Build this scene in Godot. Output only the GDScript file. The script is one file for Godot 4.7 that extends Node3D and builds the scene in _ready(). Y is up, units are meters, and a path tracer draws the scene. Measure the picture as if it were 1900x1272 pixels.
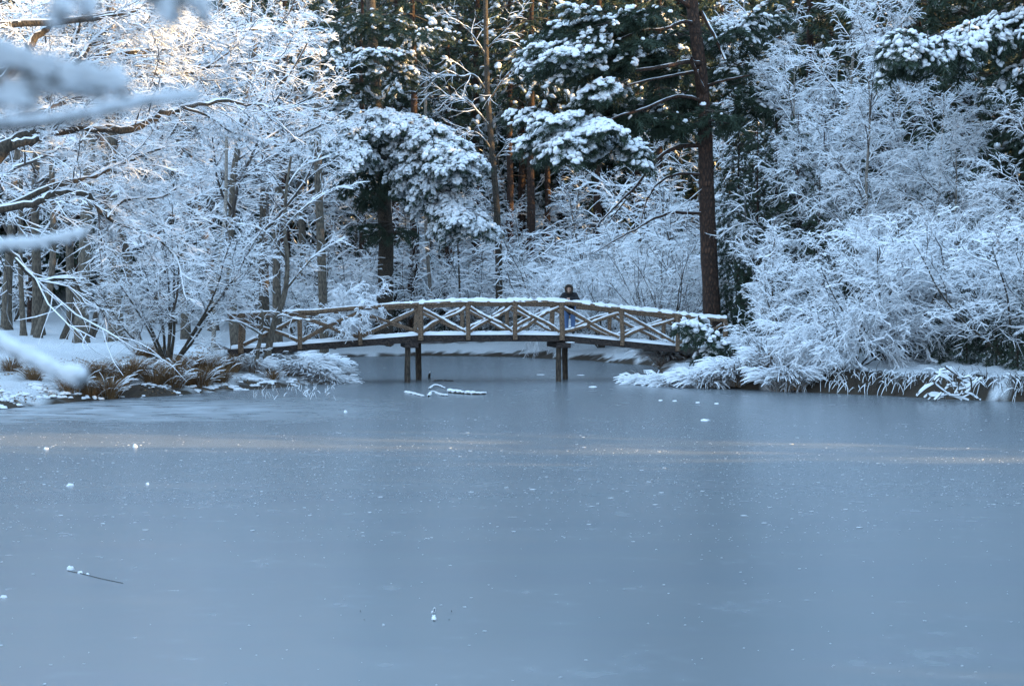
extends Node3D
# A frozen woodland pond in snow: log footbridge with a person at its rail, snow-laden trees all round.
# Distances in metres; the camera stands on the near bank and looks along -z.

const FOCAL := 2775.0        # focal length in pixels of the 1900 px wide photograph
const EYE := Vector3(0, 2.3, 0)

var rng := RandomNumberGenerator.new()
var cam: Camera3D
var M := {}
var taken := {}
var bank_noise := FastNoiseLite.new()
var patch_noise := FastNoiseLite.new()
var lake := PackedVector2Array()


# ------------------------------------------------------------------ helpers
class Soup:
	var v := PackedVector3Array()
	var n := PackedVector3Array()
	var c := PackedColorArray()
	var i := PackedInt32Array()

	func mesh() -> ArrayMesh:
		var m := ArrayMesh.new()
		if i.is_empty():
			return m
		var a := []
		a.resize(Mesh.ARRAY_MAX)
		a[Mesh.ARRAY_VERTEX] = v
		a[Mesh.ARRAY_NORMAL] = n
		if c.size() == v.size():
			a[Mesh.ARRAY_COLOR] = c
		a[Mesh.ARRAY_INDEX] = i
		m.add_surface_from_arrays(Mesh.PRIMITIVE_TRIANGLES, a)
		return m


func rf(a: float, b: float) -> float:
	return rng.randf_range(a, b)


func rvec() -> Vector3:
	return Vector3(rng.randf_range(-1, 1), rng.randf_range(-1, 1), rng.randf_range(-1, 1))


func at(u: float, v: float, d: float) -> Vector3:
	# the point seen at photograph pixel (u, v) at depth d
	var dir := cam.basis * Vector3((u - 950.0) / FOCAL, -(v - 636.0) / FOCAL, -1.0)
	return EYE + dir * (d / -dir.z)


func foot(u: float, d: float) -> Vector3:
	# where something at column u and depth d meets the ground
	var p := at(u, 567.0, d)
	return Vector3(p.x, ground(p.x, p.z) - 0.03, p.z)


func numbered(called: String) -> String:
	if not taken.has(called):
		taken[called] = 0
		return called
	taken[called] += 1
	return "%s_%03d" % [called, taken[called]]


func tag(o: Node, label: String, category: String, group := "", kind := "") -> void:
	o.set_meta("label", label)
	o.set_meta("category", category)
	if group:
		o.set_meta("group", group)
	if kind:
		o.set_meta("kind", kind)


func thing(called: String, label: String, category: String, pos := Vector3.ZERO, group := "", turn := 0.0) -> Node3D:
	var o := Node3D.new()
	o.name = numbered(called)
	add_child(o)
	o.position = pos
	o.rotation.y = turn
	tag(o, label, category, group)
	return o


func part(parent: Node, called: String, mesh: Mesh, mat: Material, kind := "") -> MeshInstance3D:
	var o := MeshInstance3D.new()
	o.name = called
	o.mesh = mesh
	o.material_override = mat
	if kind:
		o.set_meta("kind", kind)
	parent.add_child(o, true)
	return o


func many(parent: Node, called: String, mesh: Mesh, mat: Material, places: Array, kind := "stuff") -> MultiMeshInstance3D:
	var mm := MultiMesh.new()
	mm.transform_format = MultiMesh.TRANSFORM_3D
	mm.mesh = mesh
	mm.instance_count = places.size()
	for k in places.size():
		mm.set_instance_transform(k, places[k])
	var o := MultiMeshInstance3D.new()
	o.name = called
	o.multimesh = mm
	o.material_override = mat
	if kind:
		o.set_meta("kind", kind)
	parent.add_child(o, true)
	return o


func copy_of(o: Node3D, label: String, pos: Vector3, turn: float, size := 1.0, group := "", called := "") -> Node3D:
	var c: Node3D = o.duplicate()
	var base: String = called if called else str(o.name).rstrip("0123456789").rstrip("_")
	c.name = numbered(base)
	add_child(c)
	c.position = pos
	c.rotation = Vector3(0, turn, 0)
	c.scale = Vector3.ONE * size
	c.set_meta("label", label)
	if group:
		c.set_meta("group", group)
	elif c.has_meta("group"):
		c.remove_meta("group")
	return c


# ------------------------------------------------------------------ shapes
func tube(s: Soup, pts: PackedVector3Array, r0: float, r1: float, sides := 6, rough := 0.0, closed := false) -> void:
	var n := pts.size()
	var first := s.v.size()
	var side := Vector3.ZERO
	for k in n:
		var t := (pts[mini(k + 1, n - 1)] - pts[maxi(k - 1, 0)]).normalized()
		if k == 0:
			side = t.cross(Vector3.UP if absf(t.y) < 0.9 else Vector3.FORWARD).normalized()
		else:
			side = (side - t * side.dot(t)).normalized()
		var up := side.cross(t)
		var r := lerpf(r0, r1, k / (n - 1.0))
		for j in sides:
			var a := TAU * j / sides
			var o := side * cos(a) + up * sin(a)
			s.v.append(pts[k] + o * r * (1.0 + rng.randf_range(-rough, rough)))
			s.n.append(o)
	for k in n - 1:
		for j in sides:
			var a := first + k * sides + j
			var b := first + k * sides + (j + 1) % sides
			s.i.append_array(PackedInt32Array([a, b, a + sides, b, b + sides, a + sides]))
	if closed:
		for e in [0, n - 1]:
			var o := s.v.size()
			var t := (pts[1] - pts[0]).normalized() * -1.0 if e == 0 else (pts[n - 1] - pts[n - 2]).normalized()
			for j in sides:
				s.v.append(s.v[first + e * sides + j])
				s.n.append(t)
			for j in range(1, sides - 1):
				s.i.append_array(PackedInt32Array([o, o + j + 1, o + j] if e > 0 else [o, o + j, o + j + 1]))


func radius_tube(s: Soup, pts: PackedVector3Array, rads: PackedFloat32Array, sides := 8, rough := 0.0) -> void:
	var first := s.v.size()
	tube(s, pts, 1.0, 1.0, sides, rough)
	for k in pts.size():
		for j in sides:
			var q := first + k * sides + j
			s.v[q] = pts[k] + (s.v[q] - pts[k]) * rads[k]


func snow_cap(s: Soup, pts: PackedVector3Array, r0: float, r1: float, h: float, gaps := 0.15) -> void:
	# a rounded ridge of snow along the upper side of a branch
	var n := pts.size()
	var first := s.v.size()
	for k in n:
		var t := (pts[mini(k + 1, n - 1)] - pts[maxi(k - 1, 0)]).normalized()
		var side := t.cross(Vector3.UP)
		var hl := side.length()
		side = side / hl if hl > 0.05 else Vector3.RIGHT
		var up := side.cross(t)
		var r := lerpf(r0, r1, k / (n - 1.0))
		var f := h * rng.randf_range(0.6, 1.3) * clampf(hl * 1.25 - 0.15, 0.0, 1.0)
		if rng.randf() < gaps:
			f *= 0.25
		var w := minf(r * 0.8, 0.018 + f * 0.8) + f * 0.12
		for q in 5:
			var x := q / 2.0 - 1.0
			var y := sqrt(maxf(0.0, 1.0 - x * x))
			var low := sqrt(maxf(0.0, r * r - minf(r, absf(x) * w) ** 2))
			s.v.append(pts[k] + side * x * w + up * (low - 0.012 + y * (f + 0.006)))
			s.n.append((side * x * 0.9 + up * (0.25 + y)).normalized())
	for k in n - 1:
		for q in 4:
			var a := first + k * 5 + q
			s.i.append_array(PackedInt32Array([a, a + 5, a + 1, a + 1, a + 5, a + 6]))


func twig(b: Soup, s: Soup, pts: PackedVector3Array, r0: float, r1: float, sn: float) -> void:
	# a thin twig: dark below, a ridge of snow on top
	var n := pts.size()
	var b0 := b.v.size()
	var s0 := s.v.size()
	var w3 := 3 if r0 > 0.011 else 2
	for k in n:
		var p := pts[k]
		var t := (pts[mini(k + 1, n - 1)] - pts[maxi(k - 1, 0)]).normalized()
		var side := t.cross(Vector3.UP)
		var hl := side.length()
		side = side / hl if hl > 0.05 else Vector3.RIGHT
		var up := side.cross(t)
		var r := lerpf(r0, r1, k / (n - 1.0))
		b.v.append(p - side * r)
		b.n.append(-side - up * 0.6)
		if w3 == 3:
			b.v.append(p - up * r)
			b.n.append(-up)
		b.v.append(p + side * r)
		b.n.append(side - up * 0.6)
		if sn > 0.0:
			var f := sn * rng.randf_range(0.45, 1.45) * (hl * 0.75 + 0.25)
			if k == n - 1:
				f *= 0.5
			var w := r + f * 0.3
			s.v.append(p - side * w)
			s.n.append(up * 0.35 - side)
			s.v.append(p + up * (r * 0.5 + f))
			s.n.append(up)
			s.v.append(p + side * w)
			s.n.append(up * 0.35 + side)
	for k in n - 1:
		for q in w3 - 1:
			var a := b0 + k * w3 + q
			b.i.append_array(PackedInt32Array([a, a + 1, a + w3, a + 1, a + w3 + 1, a + w3]))
		if sn > 0.0:
			for q in 2:
				var a := s0 + k * 3 + q
				s.i.append_array(PackedInt32Array([a, a + 3, a + 1, a + 1, a + 3, a + 4]))


func grow(b: Soup, s: Soup, p: Vector3, dir: Vector3, length: float, r: float, lev: int, sp: Array) -> void:
	# one branch and, recursively, what grows from it; sp holds one dictionary for each level
	var q: Dictionary = sp[lev]
	var segs: int = q.seg
	var pts := PackedVector3Array([p])
	var d := dir
	var curve: float = q.curve
	var up: float = q.up
	var step := length / segs
	for k in segs:
		d = (d + rvec() * curve + Vector3(0, up, 0)).normalized()
		p += d * step
		pts.append(p)
	along(b, s, pts, length, r, r * float(q.get("tip", 0.35)), lev, sp)


func along(b: Soup, s: Soup, pts: PackedVector3Array, length: float, r0: float, r1: float, lev: int, sp: Array, drawn := true) -> void:
	var q: Dictionary = sp[lev]
	var snow: float = float(q.snow) * rf(0.35, 1.1) if drawn else 0.0
	if not drawn:
		pass
	elif r0 > 0.028:
		tube(b, pts, r0, r1, 6 if r0 < 0.1 else 9, 0.08)
		if snow > 0.0:
			snow_cap(s, pts, r0, r1, snow, 0.12)
	else:
		twig(b, s, pts, r0, r1, snow)
	if lev + 1 >= sp.size():
		return
	var count := int(round(float(q.n) * rf(0.8, 1.2)))
	var segs := pts.size() - 1
	var start: float = q.get("start", 0.15)
	var flat: float = q.get("flat", 0.0)
	for j in count:
		var t := lerpf(start, 1.0, (j + rng.randf()) / count)
		var k := mini(int(t * segs), segs - 1)
		var f := t * segs - k
		var base := pts[k].lerp(pts[k + 1], f)
		var fwd := (pts[k + 1] - pts[k]).normalized()
		var axis := fwd.cross(rvec()).normalized()
		var cd := fwd.rotated(axis, rf(q.a0, q.a1))
		if flat > 0.0:
			cd.y *= 1.0 - flat
		cd.y += float(q.get("lift", 0.0))
		cd = cd.normalized()
		var cl := length * rf(q.l0, q.l1) * (1.0 - float(q.get("taper", 0.5)) * t)
		var cr := minf(lerpf(r0, r1, t) * 0.8, maxf(0.006, cl * float(q.get("rr", 0.012))))
		grow(b, s, base, cd, cl, cr, lev + 1, sp)


func soft_curve(pts: Array, steps := 4) -> PackedVector3Array:
	# Catmull-Rom through the given points
	var out := PackedVector3Array()
	for k in pts.size() - 1:
		var a: Vector3 = pts[maxi(k - 1, 0)]
		var b: Vector3 = pts[k]
		var c: Vector3 = pts[k + 1]
		var d: Vector3 = pts[mini(k + 2, pts.size() - 1)]
		for j in steps:
			out.append(b.cubic_interpolate(c, a, d, float(j) / steps))
	out.append(pts[pts.size() - 1])
	return out


func traced(list: Array, d0: float, d1: float, steps := 4) -> PackedVector3Array:
	var pts := []
	for k in list.size():
		pts.append(at(list[k][0], list[k][1], lerpf(d0, d1, k / (list.size() - 1.0))))
	return soft_curve(pts, steps)


func lump_mesh(seed_: int, flat: float, rings := 6, seg := 9) -> ArrayMesh:
	# a pillow of snow: a ball pushed in and out, flatter below
	var no := FastNoiseLite.new()
	no.seed = seed_
	no.frequency = 0.75
	var s := Soup.new()
	for j in rings + 1:
		for k in seg:
			var a := PI * j / rings
			var b := TAU * (k + 0.5 * (j % 2)) / seg
			var o := Vector3(sin(a) * cos(b), cos(a), sin(a) * sin(b))
			var r := 1.0 + 0.55 * no.get_noise_3dv(o * 1.6)
			var p := o * r
			if p.y < 0.0:
				p.y *= flat
			s.v.append(p)
			s.n.append(o)
	for j in rings:
		for k in seg:
			var a := j * seg + k
			var b := j * seg + (k + 1) % seg
			s.i.append_array(PackedInt32Array([a, b, a + seg, b, b + seg, a + seg]) if j % 2 == 0 else PackedInt32Array([a, b, a + seg, b, b + seg, a + seg]))
	var st := SurfaceTool.new()
	st.begin(Mesh.PRIMITIVE_TRIANGLES)
	st.set_smooth_group(0)
	for q in s.i:
		st.add_vertex(s.v[q])
	st.index()
	st.generate_normals()
	return st.commit()


func tuft_mesh(seed_: int, blades: int, spread: float, width := 0.045, reach := 1.0) -> ArrayMesh:
	# a spray of needles round a short twig along +z
	var g := RandomNumberGenerator.new()
	g.seed = seed_
	var s := Soup.new()
	for k in blades:
		var z := g.randf_range(-0.5, 0.5)
		var a := g.randf_range(0, TAU)
		var d := Vector3(cos(a) * spread, sin(a) * spread, g.randf_range(0.3, 1.0)).normalized()
		var p := Vector3(0, 0, z)
		var w := d.cross(Vector3(g.randf_range(-1, 1), g.randf_range(-1, 1), g.randf_range(-1, 1))).normalized() * width
		var e := p + d * reach * g.randf_range(0.55, 0.9)
		var nn := w.cross(d).normalized()
		var f := s.v.size()
		for q in [p - w, p + w, e]:
			s.v.append(q)
			s.n.append(nn)
		if (e - (p - w)).cross((p + w) - (p - w)).dot(nn) > 0:
			s.i.append_array(PackedInt32Array([f, f + 1, f + 2]))
		else:
			s.i.append_array(PackedInt32Array([f, f + 2, f + 1]))
	return s.mesh()


func box_mesh(size: Vector3, bevel := 0.01) -> ArrayMesh:
	# a box with chamfered edges
	var h := size / 2.0
	var st := SurfaceTool.new()
	st.begin(Mesh.PRIMITIVE_TRIANGLES)
	var b := minf(bevel, minf(h.x, minf(h.y, h.z)) * 0.5)
	var hull := PackedVector3Array()
	for sx in [-1, 1]:
		for sy in [-1, 1]:
			for sz in [-1, 1]:
				hull.append(Vector3(sx * (h.x - b), sy * (h.y - b), sz * h.z))
				hull.append(Vector3(sx * (h.x - b), sy * h.y, sz * (h.z - b)))
				hull.append(Vector3(sx * h.x, sy * (h.y - b), sz * (h.z - b)))
	var face := func(ids: Array) -> void:
		var c := Vector3.ZERO
		for q in ids:
			c += hull[q]
		c /= ids.size()
		var nn := (hull[ids[1]] - hull[ids[0]]).cross(hull[ids[2]] - hull[ids[0]])
		var order: Array = ids.duplicate()
		if nn.dot(c) > 0:
			order.reverse()
		st.set_smooth_group(-1)
		for q in range(1, order.size() - 1):
			for w in [order[0], order[q], order[q + 1]]:
				st.add_vertex(hull[w])
	var id := func(x: int, y: int, z: int, w: int) -> int:
		return ((x * 2 + y) * 2 + z) * 3 + w
	for q in 2:
		face.call([id.call(0, 0, q, 0), id.call(0, 1, q, 0), id.call(1, 1, q, 0), id.call(1, 0, q, 0)])
		face.call([id.call(0, q, 0, 1), id.call(0, q, 1, 1), id.call(1, q, 1, 1), id.call(1, q, 0, 1)])
		face.call([id.call(q, 0, 0, 2), id.call(q, 0, 1, 2), id.call(q, 1, 1, 2), id.call(q, 1, 0, 2)])
		for w in 2:
			face.call([id.call(0, q, w, 0), id.call(1, q, w, 0), id.call(1, q, w, 1), id.call(0, q, w, 1)])
			face.call([id.call(q, 0, w, 0), id.call(q, 1, w, 0), id.call(q, 1, w, 2), id.call(q, 0, w, 2)])
			face.call([id.call(q, w, 0, 1), id.call(q, w, 1, 1), id.call(q, w, 1, 2), id.call(q, w, 0, 2)])
	for x in 2:
		for y in 2:
			for z in 2:
				face.call([id.call(x, y, z, 0), id.call(x, y, z, 1), id.call(x, y, z, 2)])
	st.generate_normals()
	return st.commit()


# ------------------------------------------------------------------ ground
func shore(x: float, z: float) -> float:
	# distance to the waterline: below zero on the ice, above zero on land
	var p := Vector2(x, z)
	var best := 1e9
	var inside := false
	var n := lake.size()
	var a := lake[n - 1]
	for k in n:
		var b := lake[k]
		var ab := b - a
		var t := clampf((p - a).dot(ab) / ab.length_squared(), 0.0, 1.0)
		best = minf(best, p.distance_squared_to(a + ab * t))
		if (a.y > z) != (b.y > z) and x < (b.x - a.x) * (z - a.y) / (b.y - a.y) + a.x:
			inside = not inside
		a = b
	return -sqrt(best) if inside else sqrt(best)


func ground(x: float, z: float) -> float:
	var d := shore(x, z) + 0.35 * bank_noise.get_noise_2d(x * 3.0, z * 3.0)
	return ground_from(d, x, z)


func ground_from(d: float, x: float, z: float) -> float:
	if d < 0.0:
		return maxf(-0.7, d * 0.8)
	var steep := clampf((x - 2.0) / 4.0, 0.0, 1.0) * clampf((z + 60.0) / 8.0, 0.0, 1.0)
	var left := 0.95 * (1.0 - exp(-d / 3.6)) + 0.05 * minf(1.0, d * 4.0)
	var right := 0.5 * smoothstep(0.0, 0.55, d) + 0.45 * (1.0 - exp(-d / 4.0))
	var h := lerpf(left, right, steep)
	h += 0.012 * d + 0.055 * maxf(0.0, -z - 72.0) * clampf((-z - 60.0) / 40.0, 0.0, 1.0)
	h += bank_noise.get_noise_2d(x * 4.0, z * 4.0) * 0.1 * minf(1.0, d) + patch_noise.get_noise_2d(x, z) * 0.05 * minf(1.0, d * 2.0) + bank_noise.get_noise_2d(x * 17.0 + 50.0, z * 17.0) * 0.13 * smoothstep(0.05, 0.5, d)
	return h


func spaced(list: Array) -> PackedFloat32Array:
	# list of [from, to, step]
	var out := PackedFloat32Array()
	for q in list:
		var x: float = q[0]
		while x < float(q[1]) - 1e-3:
			out.append(x)
			x += float(q[2])
	out.append(list[list.size() - 1][1])
	return out


func make_ground() -> void:
	var xs := spaced([[-420, -120, 40], [-120, -44, 4], [-44, -18, 1], [-18, 5, 0.25], [5, 15, 0.16], [15, 20, 0.25], [20, 44, 1], [44, 120, 4], [120, 420, 40]])
	var zs := spaced([[-520, -180, 40], [-180, -110, 5], [-110, -72, 1.2], [-72, -48, 0.3], [-48, -33, 0.16], [-33, -29, 0.25], [-29, 3, 0.8], [3, 40, 6], [40, 240, 40]])
	var s := Soup.new()
	var snow := Color(0.83, 0.85, 0.87)
	for z in zs:
		for x in xs:
			var d := 40.0
			if absf(x) < 70 and z > -130 and z < 40:
				d = shore(x, z) + 0.35 * bank_noise.get_noise_2d(x * 3.0, z * 3.0)
			var h := ground_from(d, x, z)
			s.v.append(Vector3(x, h, z))
			# what lies there: snow, bare earth on the steep undercut, leaf litter where the snow is thin on the left
			var earth := Color(0.045, 0.033, 0.024).lerp(Color(0.10, 0.07, 0.045), 0.5 + 0.5 * patch_noise.get_noise_2d(x * 9, z * 9))
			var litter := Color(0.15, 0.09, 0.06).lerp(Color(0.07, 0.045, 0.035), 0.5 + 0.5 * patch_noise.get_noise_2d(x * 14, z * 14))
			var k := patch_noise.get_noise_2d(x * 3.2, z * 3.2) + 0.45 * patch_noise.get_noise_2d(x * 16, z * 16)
			var c := snow
			if x < -6.5 and z > -62:
				var band := maxf(1.0 - absf(d - 3.3) / 1.0, 1.0 - absf(d - 14.0) / 2.2) if x < -9.2 else 1.0 - absf(d - 14.0) / 2.2
				c = snow.lerp(litter, clampf((k + band * 1.1 - 0.75) * 3.0, 0.0, 0.9))
			if d < 0.75:
				c = c.lerp(earth, clampf((k * 1.3 + (0.85 if x > 6.0 else 0.62) - d * (0.9 if x > 0 else 1.5)) * 6.0, 0.0, 1.0))
			if z < -71 and x > -8 or x > 8 and d > 7.0:  # gloom of the wood painted into the ground, using the litter colour
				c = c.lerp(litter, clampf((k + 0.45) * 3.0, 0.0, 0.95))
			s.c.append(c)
	var w := xs.size()
	s.n.resize(s.v.size())
	for j in zs.size():
		for k in w:
			var l := s.v[j * w + maxi(k - 1, 0)]
			var r := s.v[j * w + mini(k + 1, w - 1)]
			var f := s.v[maxi(j - 1, 0) * w + k]
			var n := s.v[mini(j + 1, zs.size() - 1) * w + k]
			s.n[j * w + k] = (n - f).cross(r - l).normalized()
	for j in zs.size() - 1:
		for k in w - 1:
			var a := j * w + k
			s.i.append_array(PackedInt32Array([a, a + 1, a + w, a + 1, a + w + 1, a + w]))
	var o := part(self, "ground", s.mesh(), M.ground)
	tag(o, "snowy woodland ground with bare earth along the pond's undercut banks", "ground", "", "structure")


func make_ice() -> void:
	var n := 1024
	var streak := FastNoiseLite.new()
	streak.seed = 5
	streak.frequency = 1.0
	streak.fractal_octaves = 4
	var grain := FastNoiseLite.new()
	grain.seed = 9
	grain.frequency = 1.0
	grain.noise_type = FastNoiseLite.TYPE_VALUE_CUBIC
	var col := Image.create_empty(n, n, false, Image.FORMAT_RGB8)
	var rough := Image.create_empty(n, n, false, Image.FORMAT_RGB8)
	for j in n:
		var z := lerpf(-72, 8, (j + 0.5) / n)
		for k in n:
			var x := lerpf(-40, 40, (k + 0.5) / n)
			var a := streak.get_noise_2d(x * 0.06, z * 0.55)
			var b := streak.get_noise_2d(x * 0.9 + 60, z * 1.6)
			var g := grain.get_noise_2d(x * 9, z * 9)
			# wind-blown frost, thickest in the bay under the left bank
			var bay := clampf(1.05 - Vector2((x + 8.6 + 3.0 * b) / 7.5, (z + 33.4 + 2.2 * streak.get_noise_2d(x * 0.35, z * 1.3 + 9.0)) / 5.0).length(), 0.0, 0.8)
			var frost := clampf(bay * (0.75 + 0.8 * b + 0.6 * streak.get_noise_2d(x * 0.5, z * 4.0)) + b * 0.2 + a * 0.1 - 0.1 + g * 0.3, 0.0, 1.0)
			var base := Color(0.17, 0.19, 0.205).lerp(Color(0.185, 0.20, 0.21), 0.5 + 0.5 * a)
			col.set_pixel(k, j, base.lerp(Color(0.62, 0.66, 0.7), frost * 0.55).linear_to_srgb())
			var r := clampf(0.255 + a * 0.012 + frost * 0.25 + g * 0.02, 0.12, 0.8)
			rough.set_pixel(k, j, Color(r, r, r))
	var m := StandardMaterial3D.new()
	m.albedo_texture = ImageTexture.create_from_image(col)
	m.roughness = 1.0
	m.roughness_texture = ImageTexture.create_from_image(rough)
	m.roughness_texture_channel = BaseMaterial3D.TEXTURE_CHANNEL_RED
	m.metallic_specular = 0.5
	var bump := NoiseTexture2D.new()
	bump.width = 512
	bump.height = 512
	bump.seamless = true
	bump.as_normal_map = true
	bump.bump_strength = 1.2
	var bn := FastNoiseLite.new()
	bn.frequency = 0.03
	bn.seed = 77
	bump.noise = bn
	m.normal_enabled = true
	m.normal_texture = bump
	m.normal_scale = 0.06
	var st := SurfaceTool.new()
	st.begin(Mesh.PRIMITIVE_TRIANGLES)
	for q in [[-40, -72], [40, -72], [-40, 8], [40, -72], [40, 8], [-40, 8]]:
		st.set_normal(Vector3.UP)
		st.set_uv(Vector2((q[0] + 40.0) / 80.0, (q[1] + 72.0) / 80.0))
		st.add_vertex(Vector3(q[0], 0, q[1]))
	st.generate_tangents()
	var o := part(self, "pond_ice", st.commit(), m)
	tag(o, "grey blue sheet of frozen pond dusted with frost", "ice", "", "structure")


# ------------------------------------------------------------------ materials
func noise_mat(name_: String, a: Color, b: Color, freq: float, scale: Vector3, rough := 0.9, normal := 0.0, cellular := false) -> StandardMaterial3D:
	var no := FastNoiseLite.new()
	no.frequency = freq
	no.seed = hash(name_) % 1000
	no.fractal_octaves = 4
	if cellular:
		no.noise_type = FastNoiseLite.TYPE_CELLULAR
		no.cellular_return_type = FastNoiseLite.RETURN_DISTANCE2_SUB
		no.fractal_octaves = 3
	var g := Gradient.new()
	g.set_color(0, a.linear_to_srgb())
	g.set_color(1, b.linear_to_srgb())
	g.set_offset(0, 0.25)
	g.set_offset(1, 0.75)
	var t := NoiseTexture2D.new()
	t.width = 256
	t.height = 256
	t.seamless = true
	t.noise = no
	t.color_ramp = g
	var m := StandardMaterial3D.new()
	m.resource_name = name_
	m.albedo_texture = t
	m.roughness = rough
	m.uv1_triplanar = true
	m.uv1_scale = scale
	if normal > 0.0:
		var tn := NoiseTexture2D.new()
		tn.width = 256
		tn.height = 256
		tn.seamless = true
		tn.noise = no
		tn.as_normal_map = true
		tn.bump_strength = 8.0
		m.normal_enabled = true
		m.normal_texture = tn
		m.normal_scale = normal
	return m


func plain_mat(name_: String, c: Color, rough := 0.9) -> StandardMaterial3D:
	var m := StandardMaterial3D.new()
	m.resource_name = name_
	m.albedo_color = c.linear_to_srgb()
	m.roughness = rough
	return m


func make_materials() -> void:
	M.snow = plain_mat("snow", Color(0.86, 0.87, 0.89), 0.75)
	M.ground = plain_mat("ground", Color.WHITE, 0.95)
	M.ground = noise_mat("ground", Color(0.55, 0.55, 0.55), Color(1, 1, 1), 0.12, Vector3(0.9, 0.9, 0.9), 0.95, 0.7)
	M.ground.vertex_color_use_as_albedo = true
	M.twig = plain_mat("twig_bark", Color(0.075, 0.06, 0.05))
	M.bark = noise_mat("dark_bark", Color(0.03, 0.025, 0.02), Color(0.11, 0.085, 0.06), 0.05, Vector3(1.4, 0.6, 1.4), 0.95, 1.0)
	M.bark_grey = noise_mat("grey_bark", Color(0.06, 0.05, 0.04), Color(0.19, 0.155, 0.115), 0.04, Vector3(1.2, 0.4, 1.2), 0.95, 1.0)
	M.pine_bark = noise_mat("pine_bark", Color(0.03, 0.017, 0.012), Color(0.17, 0.083, 0.05), 0.035, Vector3(1.3, 0.45, 1.3), 0.95, 1.2, true)
	M.birch_bark = noise_mat("birch_bark", Color(0.10, 0.08, 0.065), Color(0.4, 0.35, 0.29), 0.04, Vector3(0.8, 2.2, 0.8), 0.8, 0.4)
	M.needle = noise_mat("needles", Color(0.03, 0.05, 0.03), Color(0.055, 0.085, 0.05), 0.05, Vector3(0.5, 0.5, 0.5), 0.65)
	M.log = noise_mat("peeled_log", Color(0.06, 0.037, 0.024), Color(0.28, 0.18, 0.11), 0.03, Vector3(2.0, 2.0, 2.0), 0.85, 0.6)
	M.beam = noise_mat("dark_beam", Color(0.02, 0.014, 0.012), Color(0.06, 0.042, 0.034), 0.03, Vector3(1.5, 1.5, 1.5), 0.85, 0.6)
	M.pile = noise_mat("pier_timber", Color(0.03, 0.022, 0.017), Color(0.11, 0.08, 0.055), 0.03, Vector3(2.5, 0.5, 2.5), 0.9, 0.8)
	M.sedge = noise_mat("dead_sedge", Color(0.13, 0.07, 0.03), Color(0.42, 0.25, 0.115), 0.05, Vector3(3, 3, 3), 0.9)


# ------------------------------------------------------------------ species: one dictionary for each level of branching
func sp_broad(snow := 1.0) -> Array:
	return [
		{"n": 10, "seg": 9, "curve": 0.12, "up": 0.04, "a0": 0.5, "a1": 1.1, "l0": 0.42, "l1": 0.62, "taper": 0.45, "start": 0.25, "snow": 0.0, "rr": 0.014, "tip": 0.3},
		{"n": 9, "seg": 8, "curve": 0.22, "up": 0.02, "a0": 0.4, "a1": 1.1, "l0": 0.32, "l1": 0.58, "taper": 0.4, "start": 0.2, "snow": 0.04 * snow, "flat": 0.3, "rr": 0.011},
		{"n": 9, "seg": 6, "curve": 0.28, "up": 0.0, "a0": 0.4, "a1": 1.1, "l0": 0.32, "l1": 0.58, "taper": 0.4, "start": 0.15, "snow": 0.034 * snow, "flat": 0.35},
		{"n": 6, "seg": 4, "curve": 0.3, "up": -0.04, "a0": 0.4, "a1": 1.1, "l0": 0.35, "l1": 0.65, "taper": 0.3, "start": 0.15, "snow": 0.027 * snow, "flat": 0.35},
		{"n": 0, "seg": 2, "curve": 0.3, "up": -0.04, "snow": 0.023 * snow},
	]


func sp_limb() -> Array:
	# for traced limbs: short side branches with fine, level twigs
	return [
		{},
		{"n": 24, "seg": 8, "curve": 0.2, "up": 0.0, "a0": 0.5, "a1": 1.25, "l0": 0.12, "l1": 0.26, "taper": 0.2, "start": 0.28, "snow": 0.026, "flat": 0.45, "rr": 0.009},
		{"n": 8, "seg": 6, "curve": 0.28, "up": 0.0, "a0": 0.4, "a1": 1.1, "l0": 0.3, "l1": 0.6, "taper": 0.4, "start": 0.12, "snow": 0.023, "flat": 0.4, "rr": 0.008},
		{"n": 7, "seg": 4, "curve": 0.3, "up": -0.02, "a0": 0.4, "a1": 1.1, "l0": 0.35, "l1": 0.65, "taper": 0.3, "start": 0.1, "snow": 0.022, "flat": 0.4, "rr": 0.007},
		{"n": 0, "seg": 3, "curve": 0.3, "up": -0.03, "snow": 0.018},
	]


func sp_shrub(snow := 1.0, up := 0.05) -> Array:
	return [
		{"n": 12, "seg": 9, "curve": 0.14, "up": up, "a0": 0.45, "a1": 1.2, "l0": 0.26, "l1": 0.6, "taper": 0.35, "start": 0.2, "snow": 0.02 * snow, "flat": 0.3, "rr": 0.009, "tip": 0.25},
		{"n": 9, "seg": 8, "curve": 0.3, "up": 0.0, "a0": 0.4, "a1": 1.3, "l0": 0.22, "l1": 0.6, "taper": 0.4, "start": 0.12, "snow": 0.035 * snow, "flat": 0.35, "rr": 0.008},
		{"n": 7, "seg": 4, "curve": 0.38, "up": -0.01, "a0": 0.4, "a1": 1.4, "l0": 0.22, "l1": 0.65, "taper": 0.3, "start": 0.08, "snow": 0.029 * snow, "flat": 0.25, "rr": 0.007},
		{"n": 0, "seg": 3, "curve": 0.4, "up": -0.02, "snow": 0.023 * snow},
	]


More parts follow.
